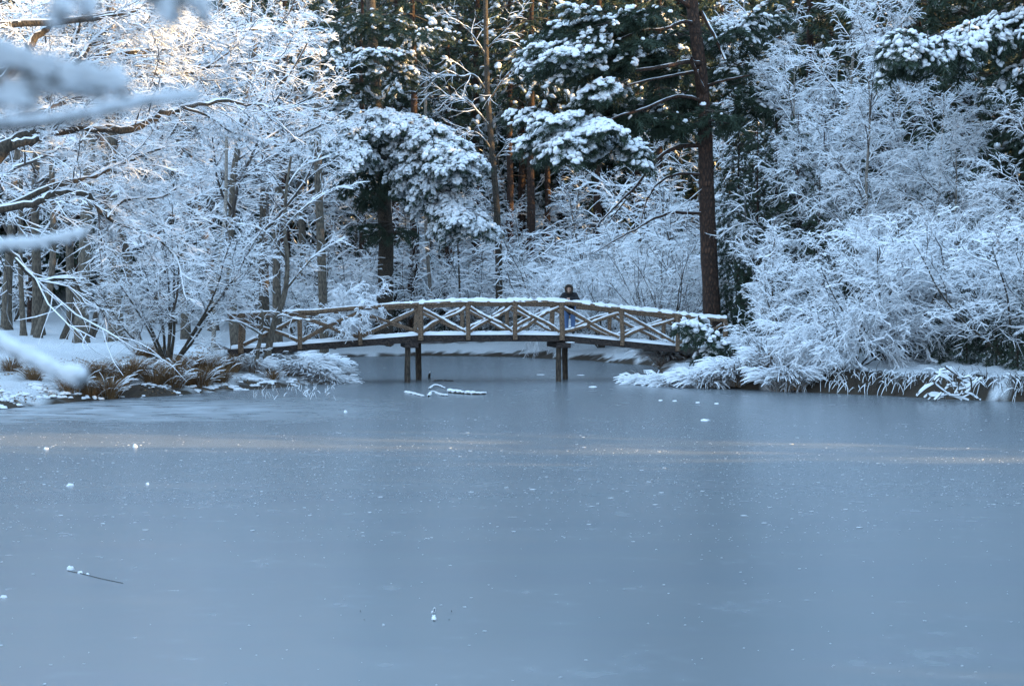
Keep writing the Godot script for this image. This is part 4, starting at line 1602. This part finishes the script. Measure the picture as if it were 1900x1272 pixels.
	pads(p, [
		[1150, 50, 49, 18, 2.3, 0.45, 0.3, 3.5, 2.2, 4.1], [1220, 25, 49.5, 15, 1.7, 0.4, 0.1, 4.0, 1.6, 4.6], [1180, 95, 49, 15, 1.7, 0.4, 0.15, 4.0, 1.6, 4.6], [1130, 95, 48.5, 14, 2.2, 0.5, 2.6, 5.5, 2.0, 4.2],
		[1160, 160, 48, 12, 1.5, 0.6, 2.6, 5.5, 1.2, 4.6], [1120, 232, 47.5, 16, 2.2, 0.75, 3.0, 6.5, 1.4, 4.4], [1090, 240, 47.5, 14, 2.0, 0.75, 3.0, 6.5, 1.6, 4.6], [1150, 265, 47.5, 10, 1.4, 0.8, 2.8, 6.5, 0.0, 3.2], [1020, 215, 49, 12, 1.5, 0.5, 2.2, 5.0, 0.0, TAU],
		[1030, 105, 49.5, 10, 1.6, 0.5, 2.0, 5.0, 0.0, TAU], [1070, 55, 50, 9, 1.6, 0.5, 0.6, 4.0, 0.0, TAU], [1200, 205, 50, 17, 1.5, 0.4, 0.12, 4.0, 1.6, 4.6], [1240, 180, 50.5, 15, 1.4, 0.4, 0.1, 4.0, 0.0, TAU],
		[1320, 213, 49, 11, 0.9, 0.3, 0.03, 4.0, 0.0, TAU], [1275, 225, 50, 15, 1.1, 0.3, 0.05, 4.0, 1.6, 4.6], [1250, 110, 51, 13, 1.4, 0.4, 0.1, 4.0, 1.6, 4.6], [1390, 40, 51, 15, 1.3, 0.4, 0.4, 4.0, 0.0, TAU], [1375, 120, 51.5, 13, 1.2, 0.4, 0.3, 4.0, 0.0, TAU], [1395, 200, 52, 11, 1.2, 0.4, 0.2, 4.0, 0.0, TAU],
		[1265, -190, 50, 14, 2.6, 0.2, 0.4, 3.0, 0.0, TAU], [1270, -300, 50, 14, 2.4, 0.2, 0.4, 3.0, 0.0, TAU], [1265, -420, 50, 12, 1.9, 0.2, 0.4, 3.0, 0.0, TAU],
	[1350, 70, 50.5, 9, 1.2, 0.4, 0.25, 4.0, 0.0, TAU], [1360, 170, 50.8, 9, 1.2, 0.4, 0.15, 4.0, 5.0, 7.5], [1255, 60, 50.8, 10, 1.3, 0.4, 0.12, 4.0, 0.0, TAU],
	], 1221, M.needle)
	# dark bare bush and pale weeping bush behind the bridge
	var bare := stems_shrub("bare_bush", "dark bare bush with little snow beside the tall pine's foot", "shrub", fan(18, 0.9, 4.4, 0.045, 61), sp_shrub(0.12, 0.0), 62)
	bare.position = foot(1235, 55)
	var wp := stems_shrub("weeping_bush", "pale weeping bush bowed in a fountain of snowy twigs behind the person", "shrub", fan(9, 0.6, 4.4, 0.04, 63, Vector3(-0.2, 0, 0.1)), sp_weep(0.55), 64)
	wp.position = foot(1120, 65)
	protos.weep = [wp, true]
	copy_of(wp, "smaller weeping snowy bush left of the person behind the bridge", foot(1035, 69), 2.0, 0.8)
	copy_of(wp, "weeping snowy bush on the far bank beneath the arching bough", foot(880, 73), 4.0, 0.8)


func make_right_wood() -> void:
	rng.seed = 1400
	protos.birch = [broad_tree("snowy_birch", "", "tree", 13.0, 0.11, sp_birch(), M.birch_bark, 1401), false]
	place("birch", "tall birch with a forked pale trunk and rounded snowy crown on the right", 1545, 50, 1.0, "", 0.0, 0.3)
	place("birch", "birch whose snowy crown joins that of the forked one behind the right shrubs", 1660, 48, 0.8, "", 0.0, 2.0)
	place("birch", "snow-veiled birch standing just right of the tall pine", 1445, 58, 0.95, "", 0.0, 4.0)
	place("birch", "snow-laden birch leaning in at the photo's right edge", 1890, 40, 0.55, "", 0.0, 1.0)
	place("birch", "snowy birch low behind the shrubs near the right edge", 1780, 44, 0.5, "", 0.0, 5.0)
	place("birch", "snowy birch between the forked birch and the tall pine, above the upswept shrub", 1490, 49, 0.72, "", 0.0, 2.9)
	place("birch", "snowy birch rising straight behind the branch heap", 1720, 45, 0.6, "", 0.0, 0.9)
	place("birch", "snowy birch close behind the shrub that weeps to the ice", 1610, 46, 0.7, "", 0.0, 5.4)
	protos.big = [stems_shrub("big_snowy_shrub", "", "shrub", fan(8, 0.85, 4.6, 0.05, 71), sp_shrub(1.15, 0.03), 72), false]
	place("big", "broad snow-laden shrub at the water's edge left of the branch pile", 1640, 41.5, 1.0, "", 0.0, 0.0)
	place("big", "snow-laden shrub spreading above the branch pile on the right bank", 1745, 41, 1.0, "", 0.0, 2.2)
	place("big", "snow-laden shrub at the right edge above the undercut bank", 1880, 38.5, 0.95, "", 0.0, 4.1)
	place("big", "snowy shrub with upswept twigs right of the pine trunk", 1460, 45.5, 1.0, "", 0.0, 1.1)
	for q in [[1700, 58], [1800, 62], [1900, 56], [1610, 66], [1500, 62], [1990, 60]]:
		place("spruce_b", "dark spruce standing close behind the snowy birches on the right", q[0], q[1], rf(0.85, 1.1), "dark spruces behind the right birches")
	for q in [[1405, 50, 0.33], [1370, 53, 0.36], [1440, 51, 0.4], [1480, 49, 0.34], [1520, 47, 0.24], [1690, 41.5, 0.12], [1745, 40, 0.11], [1795, 39.5, 0.12], [1850, 38.5, 0.12], [1890, 37.8, 0.11], [1640, 43, 0.15], [1580, 45, 0.2], [1680, 46, 0.24], [1760, 45, 0.22], [1840, 43, 0.2], [1920, 42, 0.22], [1600, 50, 0.25], [1560, 56, 0.36]]:
		place("spruce_a", "small dark evergreen in the shade under the right-hand shrubs", q[0], q[1], q[2], "small evergreens under the right shrubs", 0.6)
	var w := stems_shrub("weeping_shrub", "shrub weeping with snowy twigs down to the ice on the right bank", "shrub", [[Vector3(-0.9, 1, 0.6), 2.6, 0.03], [Vector3(-0.5, 1, 0.8), 2.6, 0.03], [Vector3(-0.1, 1, 0.9), 2.6, 0.03], [Vector3(0.4, 1, 0.8), 2.5, 0.03], [Vector3(0.8, 1, 0.7), 2.4, 0.03], [Vector3(-1.2, 1, 0.4), 2.6, 0.03], [Vector3(0.1, 1, 0.3), 2.6, 0.03], [Vector3(-0.7, 1, 1.2), 2.4, 0.03]], sp_weep(), 73)
	w.position = foot(1590, 41.5)
	# spruce at the right edge with a long snow-heaped bough
	var s := trunk_thing("edge_spruce", "dark spruce at the right edge with one long bough heaped with snow", [[2010, 690], [2010, 560], [2008, 300], [2004, 50], [2000, -200], [1996, -500]], 44, 44, 0.28, 0.12, M.pine_bark)
	var list := []
	var pts := traced([[2000, 5], [1930, 20], [1880, 30], [1830, 52], [1780, 68], [1730, 70], [1695, 72]], 44, 41, 4)
	for p in pts:
		list.append([950 + p.x / -p.z * FOCAL, 567 - (p.y - 2.3) / -p.z * FOCAL, -p.z, 5, 1.0, 1.4, 1.2, 6.0, 1.2, 4.4])
	for q in [[1960, -60, 43, 10, 2.6, 0.5, 0.5, 3.0, 0.0, TAU], [1960, -160, 43, 10, 2.6, 0.5, 0.5, 3.0, 0.0, TAU], [1960, 120, 44, 10, 2.4, 0.6, 0.5, 3.0, 0.0, TAU], [1980, 230, 44, 10, 2.2, 0.6, 0.5, 3.0, 0.0, TAU]]:
		list.append(q)
	pads(s, list, 1450, M.needle)
	limbs_on(s, [[[[2005, 0], [1930, 22], [1880, 33], [1830, 55], [1780, 72], [1730, 74], [1700, 76]], 44, 41, 0.07, 0.02, 9]], sp_shrub(), M.bark)
	# low evergreen bush at the bridge's right end
	rng.seed = 1470
	var h := thing("holly_bush", "low evergreen bush with clotted snow at the bridge's right end", "shrub", foot(1338, 43.5))
	var hp := []
	for q in [[1270, 588], [1288, 598], [1300, 618], [1318, 630], [1332, 640]]:
		hp.append([q[0], q[1], 43.2, 4, 0.36, 0.7, 1.3, 9.0, 0.0, TAU])
	pads(h, hp, 1471, M.needle)
	var st := Soup.new()
	for q in [[1275, 590], [1300, 612], [1285, 640], [1330, 625]]:
		tube(st, PackedVector3Array([Vector3(0, -0.1, 0), (at(q[0], q[1], 43.2) - h.position) * 0.5 + Vector3(0.05, 0.05, 0), at(q[0], q[1], 43.2) - h.position]), 0.025, 0.01, 5)
	part(h, "stem", st.mesh(), M.bark)
	place("shrub_1", "waist-high snowy twiggy shrub just right of the bridge's end", 1420, 42.3, 0.5, "")


func make_banks() -> void:
	protos.brown = [sedge("", 420, 0.22, 0.95, 0.02, 0.03, 91), false]
	protos.brown_b = [sedge("", 420, 0.3, 0.85, 0.02, 0.09, 92), false]
	protos.white = [sedge("", 420, 0.3, 1.0, 0.035, 0.7, 93, 0.1), false]
	protos.white_b = [sedge("", 420, 0.4, 1.15, 0.04, 0.85, 94, 0.12), false]
	rng.seed = 1600
	var n := 0
	for q in [[62, 738, 0.7], [130, 742, 0.9], [165, 741, 0.75], [200, 739, 1.0], [225, 734, 0.8], [250, 728, 0.95], [285, 731, 0.9], [318, 729, 0.95], [345, 726, 0.85], [372, 725, 0.95], [405, 722, 0.9], [20, 733, 0.7], [265, 712, 0.8], [300, 708, 0.7], [430, 716, 0.8], [505, 716, 0.6], [148, 735, 0.9], [183, 733, 0.9], [235, 731, 0.9], [270, 727, 0.95], [302, 726, 0.9], [332, 722, 0.9], [360, 720, 0.9], [388, 719, 0.9], [416, 716, 0.8], [1195, 702, 0.9], [1190, 690, 0.8], [640, 690, 0.5], [592, 668, 0.5]]:
		place("brown" if n % 2 == 0 else "brown_b", "tussock of tawny dead sedge on the pond's left edge" if q[0] < 700 else "brown sedge tussock in the shade under the bridge's right end", q[0], 2.3 * FOCAL / (q[1] - 567.0) - 0.1, q[2] * 0.95, "tawny sedge tussocks", 0.05)
		n += 1
	for q in [[440, 712, 0.7], [468, 716, 0.7], [500, 712, 0.75], [535, 714, 0.75], [565, 713, 0.8], [592, 713, 0.8], [615, 712, 0.75], [630, 706, 0.6], [548, 702, 0.8], [585, 700, 0.8], [610, 698, 0.7], [520, 700, 0.7]]:
		place("white" if n % 2 == 0 else "white_b", "snow-whitened sedge tussock on the point at the bridge's left end", q[0], 2.3 * FOCAL / (q[1] - 567.0) + 0.5, q[2], "snowy sedge by the bridge's left end", 0.05)
		n += 1
	for q in [[1212, 713, 0.9], [1235, 714, 0.9], [1258, 716, 0.95], [1285, 717, 0.95], [1312, 719, 1.0], [1340, 720, 0.9], [1366, 721, 1.0], [1392, 722, 0.9], [1240, 702, 1.0], [1275, 703, 1.0], [1310, 704, 1.0], [1350, 706, 1.0], [1390, 708, 0.9], [1430, 723, 1.0], [1455, 726, 1.0], [1480, 727, 0.9]]:
		place("white" if n % 2 == 0 else "white_b", "hummock of sedge draped in snow down to the ice right of the bridge", q[0], 2.3 * FOCAL / (q[1] - 567.0) + 0.3, q[2], "snow-draped sedge right of the bridge", 0.05)
		n += 1


func crust(pts: Array, sizes: Array, each: int) -> Array:
	# snow pillows strung along a line
	var out := []
	for k in pts.size() - 1:
		for j in each:
			var t := (j + rng.randf()) / each
			var w: float = lerpf(sizes[k], sizes[k + 1], t) * rf(0.7, 1.2)
			out.append(aimed((pts[k] as Vector3).lerp(pts[k + 1], t) + Vector3(rf(-0.3, 0.3), 0, rf(-0.3, 0.3)) * w, rvec(), Vector3(w * 1.2, w * 0.8, w * 1.2)))
	return out


func clod(label: String, u: float, v: float, wide: float, tall: float, group := "") -> void:
	var o := thing("snow_clod", label, "snow lump", on_ice(u, v), group)
	var m := part(o, "snow", clod_mesh, M.snow)
	m.transform = Transform3D(Basis(Vector3.UP, rf(0, TAU)).scaled(Vector3(wide * 0.45, tall * 0.6, wide * 0.35)), Vector3(0, 0, 0))


func frozen_stick(label: String, pts: Array, r: float, snow: float, group := "") -> void:
	var base := on_ice(pts[0][0], pts[0][1])
	base.y = 0
	var o := thing("frozen_stick", label, "stick", base, group)
	var line := []
	for q in pts:
		var p := on_ice(q[0], q[1])
		if q.size() > 2:
			p = at(q[0], q[1], q[2])
		line.append(p - base + Vector3(0, r * 0.6, 0))
	var path := soft_curve(line, 4)
	var s := Soup.new()
	tube(s, path, r, r * 0.5, 6, 0.1, true)
	part(o, "wood", s.mesh(), M.bark)
	if snow > 0.0:
		var sizes := []
		for k in path.size():
			sizes.append(snow * (1.0 - 0.5 * k / path.size()))
		var up := []
		for q in path:
			up.append(q + Vector3(0, snow * 0.35, 0))
		part(o, "snow", merged(crust(up, sizes, 3), lumps), M.snow, "stuff")


func make_fringe() -> void:
	# roots and dead stalks hanging over the undercut bank on the right, snow on the topmost
	rng.seed = 1650
	var b := Soup.new()
	var s := Soup.new()
	for k in 2400:
		var t := rng.randf()
		var e := [[6.7, -41.0], [9.6, -38.0], [12.3, -35.6], [15.5, -32.8]]
		var q := mini(int(t * 3.0), 2)
		var f := t * 3.0 - q
		var x := lerpf(e[q][0], e[q + 1][0], f) + rf(0.15, 0.75)
		var z := lerpf(e[q][1], e[q + 1][1], f) - rf(0.1, 0.5)
		var p := Vector3(x, ground(x, z) + rf(-0.05, 0.05), z)
		var d := Vector3(rf(-0.7, 0.3), rf(-0.2, 0.7), rf(0.1, 1.0)).normalized()
		var pts := PackedVector3Array([p])
		var l := rf(0.2, 0.6)
		for j in 4:
			d = (d + Vector3(0, -0.4, 0) + rvec() * 0.2).normalized()
			p += d * l / 4.0
			pts.append(p)
		twig(b, s, pts, 0.008, 0.003, 0.018 if rng.randf() < 0.22 else 0.0)
	var o := thing("bank_fringe", "dead stalks and roots hanging over the dark undercut bank on the right", "dead grass")
	o.set_meta("kind", "stuff")
	part(o, "stalks", b.mesh(), M.bark, "stuff")
	part(o, "snow", s.mesh(), M.snow, "stuff")


func make_litter() -> void:
	# fallen leaves and crumbs of snow along the left waterline, frosted reeds in the ice before it
	rng.seed = 1660
	var leaf := Soup.new()
	leaf.v = PackedVector3Array([Vector3(-0.5, 0, -0.3), Vector3(0.0, 0.12, -0.5), Vector3(0.5, 0, 0), Vector3(0, 0.1, 0.4)])
	leaf.n = PackedVector3Array([Vector3.UP, Vector3.UP, Vector3.UP, Vector3.UP])
	leaf.i = PackedInt32Array([0, 1, 2, 0, 2, 3])
	var leaves := []
	var crumbs := []
	while leaves.size() < 7000:
		var x := rf(-16.0, -5.5)
		var z := rf(-56.0, -30.0)
		var d := shore(x, z)
		var k := patch_noise.get_noise_2d(x * 5.0, z * 5.0)
		if d < 0.03 or d > 4.6 or (d > 1.3 and (d < 2.5 or x > -9.0)) or k < -0.12:
			continue
		var w := rf(0.03, 0.075)
		var b := Basis.from_euler(Vector3(rf(-0.6, 0.6), rf(0, TAU), rf(-0.6, 0.6))).scaled(Vector3.ONE * w)
		leaves.append(Transform3D(b, Vector3(x, ground(x, z) + 0.012, z)))
		if k < 0.12 and d < 1.3:
			var c := rf(0.02, 0.07)
			crumbs.append(Transform3D(Basis(Vector3.UP, rf(0, TAU)).scaled(Vector3(c * rf(1, 1.8), c * 0.7, c)), Vector3(x + 0.1, ground(x + 0.1, z), z)))
	tag(many(self, "leaf_litter", leaf.mesh(), M.sedge, leaves), "brown fallen leaves strewn along the left bank of the pond", "leaf litter", "", "stuff")
	tag(many(self, "snow_crumbs", clod_mesh, M.snow, crumbs), "crumbs of snow on the bare earth of the left bank", "snow", "", "stuff")
	var rb := Soup.new()
	var rs := Soup.new()
	for k in 80:
		var p := on_ice(rf(470, 625), rf(718, 742))
		var pts := PackedVector3Array([p])
		var d := Vector3(rf(-0.5, 0.5), 1, rf(-0.5, 0.5)).normalized()
		for j in 3:
			d = (d + rvec() * 0.35).normalized()
			p += d * rf(0.03, 0.07)
			pts.append(p)
		twig(rb, rs, pts, 0.005, 0.003, 0.014)
	var o := thing("frosted_reeds", "short frosted reed stubs frozen in the ice before the left point", "reeds")
	o.set_meta("kind", "stuff")
	part(o, "stubs", rb.mesh(), M.sedge, "stuff")
	part(o, "snow", rs.mesh(), M.snow, "stuff")


func make_ice_litter() -> void:
	make_fringe()
	make_litter()
	rng.seed = 1700
	clod("small snow clod alone on the ice off the left point", 641, 765, 0.09, 0.08)
	clod("small snow clod on the ice at the far left", 85, 833, 0.09, 0.05)
	clod("small rounded snow clod on the left ice beside the sunlit streak", 250, 829, 0.09, 0.08)
	clod("low wide snow clod on the left ice", 130, 901, 0.11, 0.05)
	clod("tiny snow clod on the ice right of the low wide one", 273, 899, 0.05, 0.05)
	clod("flat snow patch alone on the ice off the right bank", 1309, 780, 0.22, 0.05)
	for q in [[1295, 747], [1330, 749], [1252, 744], [1226, 743]]:
		clod("one of a row of little snow dabs on the ice right of the bridge", q[0], q[1], 0.12, 0.04, "row of snow dabs")
	clod("snow dab on the ice beside the right pier", 1100, 718, 0.26, 0.05)
	clod("thin snow strip on the ice left of the right pier", 1003, 695, 0.3, 0.03)
	clod("thin snow strip on the ice right of the right pier", 1078, 696, 0.28, 0.03)
	frozen_stick("thin twig trailing right from the snow lumps at the lower left", [[125, 1059], [150, 1064], [185, 1073], [228, 1082]], 0.004, 0.0)
	clod("largest of three snow lumps on the thin twig at the lower left", 130, 1056, 0.07, 0.05)
	clod("middle snow lump on the thin twig at the lower left", 148, 1063, 0.05, 0.03)
	clod("smallest snow lump on the thin twig at the lower left", 162, 1066, 0.035, 0.025)
	clod("snow lump cut by the photo's left edge on the ice", 6, 1108, 0.06, 0.03)
	frozen_stick("snow-capped log lying flat on the ice in front of the bridge", [[833, 728], [850, 730], [880, 732], [902, 732]], 0.05, 0.06)
	frozen_stick("arched snowy branch standing out of the ice by the left pier", [[797, 722], [806, 716, 42], [816, 717, 42], [825, 721]], 0.025, 0.035)
	frozen_stick("snow-covered branch on the ice under the arched one", [[795, 736], [803, 729, 40.5], [815, 733], [830, 735]], 0.025, 0.045)
	frozen_stick("thin snow-dotted branch slanting over the ice below the left pier", [[752, 729], [766, 731], [776, 734], [786, 736]], 0.02, 0.04)
	frozen_stick("dark stub with a snow tip standing in the ice right of the left pier", [[796, 700], [797, 696, 47], [798, 692, 47]], 0.05, 0.03)
	frozen_stick("dark low stick frozen in the ice behind the bridge", [[805, 707], [820, 706], [842, 707]], 0.025, 0.015)
	frozen_stick("short snow-headed twig upright in the near ice", [[805, 1152], [804, 1142, 11.15], [806, 1130, 11.1]], 0.006, 0.014)
	frozen_stick("thin bare twig leaning left in the near ice", [[676, 1150], [671, 1141, 11.2], [668, 1132, 11.15]], 0.003, 0.0)
	frozen_stick("thin bare twig leaning right in the near ice", [[833, 1150], [837, 1141, 11.2], [838, 1132, 11.15]], 0.003, 0.0)
	frozen_stick("tiny twig with a snow grain in the near ice", [[711, 1161], [711, 1156, 10.95], [710, 1153, 10.95]], 0.003, 0.006)
	# heap of snowy branches at the foot of the right bank
	var base := on_ice(1765, 744)
	var o := thing("branch_heap", "tangled heap of snow-covered branches at the foot of the right bank", "branches", base)
	var heap := []
	for q in [[[1702, 735], [1716, 722], [1738, 708], [1745, 698]], [[1716, 738], [1726, 731], [1745, 731], [1780, 738], [1800, 731]], [[1735, 692], [1755, 690], [1775, 690], [1790, 704]], [[1768, 680], [1778, 694], [1786, 705], [1794, 722]], [[1814, 706], [1800, 722], [1786, 731]], [[1785, 705], [1800, 709], [1813, 707]], [[1745, 698], [1762, 706], [1770, 722]], [[1740, 745], [1750, 736], [1765, 733], [1785, 742]], [[1786, 703], [1795, 700], [1804, 699]], [[1750, 700], [1746, 712], [1745, 724]], [[1780, 708], [1778, 720], [1772, 730]], [[1758, 716], [1770, 712], [1782, 713]], [[1800, 731], [1812, 738], [1820, 744]], [[1735, 746], [1742, 735], [1748, 728]]]:
		heap.append(q)
		for k in 1:
			var alt := []
			for e in q:
				alt.append([e[0] + rf(-16, 16), e[1] + rf(-9, 7)])
			heap.append(alt)
	for q in heap:
		var line := []
		var dd := rf(35.2, 36.3)
		for e in q:
			line.append(at(e[0], minf(e[1], 742), dd) - base)
		var path := soft_curve(line, 4)
		var r := rf(0.012, 0.032)
		var b := Soup.new()
		tube(b, path, r, r * 0.5, 6, 0.08, true)
		var m := part(o, "branch", b.mesh(), M.bark)
		var c := Soup.new()
		snow_cap(c, path, r * 1.1, r * 0.6, 0.03, 0.1)
		part(m, "snow", c.mesh(), M.snow)
	# flecks of frost frozen on the ice
	var fleck := lump_mesh(95, 0.2, 3, 5)
	var spots := []
	var dens := FastNoiseLite.new()
	dens.seed = 12
	dens.frequency = 0.35
	while spots.size() < 5600:
		var z := -rf(9.0, 31.0)
		var x := rf(-0.36, 0.36) * -z
		if rng.randf() > 0.35 + 0.9 * dens.get_noise_2d(x, z * 2.0) + (0.35 if z < -17 and z > -24 else 0.0):
			continue
		if z > -14.5 and rng.randf() < 0.85:
			continue
		var w := 0.0025 + 0.007 * pow(rng.randf(), 3.0) + (0.012 if rng.randf() < 0.02 and z < -15 else 0.0)
		spots.append(Transform3D(Basis(Vector3.UP, rf(0, TAU)).scaled(Vector3(w * rf(1, 2.4), w * 0.5, w)), Vector3(x, 0.001, z)))
	var fl := many(self, "frost_flecks", fleck, M.snow, spots)
	tag(fl, "white flecks of frost scattered over the pond ice", "frost", "", "stuff")


func make_foreground() -> void:
	rng.seed = 1800
	# sapling at the camera's left hand; its snowy twigs hang blurred into the picture
	var base := Vector3(-0.62, ground(-0.62, -0.9), -0.9)
	var o := thing("foreground_sapling", "blurred snowy twigs of a sapling close to the camera, upper left", "sapling", base)
	var stem := Soup.new()
	var sp_ := soft_curve([Vector3(0, -0.1, 0), Vector3(0.03, 0.8, 0.02), Vector3(-0.02, 1.5, 0.0), Vector3(0.05, 2.3, -0.05)], 5)
	tube(stem, sp_, 0.022, 0.01, 9, 0.04)
	part(o, "trunk", stem.mesh(), M.bark)
	for q in [
		[[[-900, 160], [-400, 90], [-60, 110], [60, 138], [150, 160], [236, 176]], 0.95, 0.9, 0.003, 0.0085, 0.0],
		[[[-400, 90], [-60, 165], [40, 170], [120, 172], [190, 182]], 0.93, 0.92, 0.003, 0.0055, 0.0],
		[[[-900, 300], [-300, 250], [-40, 236], [60, 232], [190, 210], [280, 192], [372, 182]], 0.98, 1.0, 0.003, 0.0045, 0.0],
		[[[-700, -40], [-200, -60], [150, -40], [270, -10], [300, 20], [320, 48]], 0.92, 0.9, 0.003, 0.0075, 0.0],
		[[[270, -10], [330, 0], [365, 15], [380, 55]], 0.9, 0.9, 0.003, 0.006, 0.0],
		[[[-200, -60], [80, -50], [115, 0], [112, 55]], 0.9, 0.88, 0.003, 0.008, 0.0],
		[[[80, -50], [150, -10], [165, 40]], 0.9, 0.9, 0.003, 0.006, 0.0],
		[[[-300, 250], [-60, 200], [20, 195], [62, 205]], 0.9, 0.9, 0.003, 0.006, 0.0],
		[[[-900, 520], [-300, 470], [-40, 462], [40, 458], [95, 452], [162, 435]], 1.9, 1.8, 0.003, 0.007, 1.0],
		[[[-900, 560], [-300, 540], [-60, 620], [20, 655], [80, 685], [130, 705], [152, 712]], 1.7, 1.5, 0.003, 0.0085, 1.0],
	]:
		var line := traced(q[0], q[1], q[2], 5)
		for k in line.size():
			line[k] -= base
		var s := Soup.new()
		tube(s, line, q[3] * 1.6, q[3] * 0.7, 6)
		var m := part(o, "twig", s.mesh(), M.bark)
		var up := PackedVector3Array()
		var sizes := PackedFloat32Array()
		var from := int(line.size() * 0.35)
		for k in range(from, line.size()):
			up.append(line[k] + Vector3(0, q[4] * 0.75, 0) + rvec() * q[4] * 0.2)
		up = soft_curve(Array(up), 4)
		for k in up.size():
			var e := mini(k, up.size() - 1 - k) / 4.0
			sizes.append(q[4] * (0.95 + 0.7 * patch_noise.get_noise_2d(k * 1.7, q[4] * 9000.0)) * sqrt(clampf(e, 0.02, 1.0)))
		var sn := Soup.new()
		radius_tube(sn, up, sizes, 12, 0.0)
		part(m, "snow", sn.mesh(), M.snow)
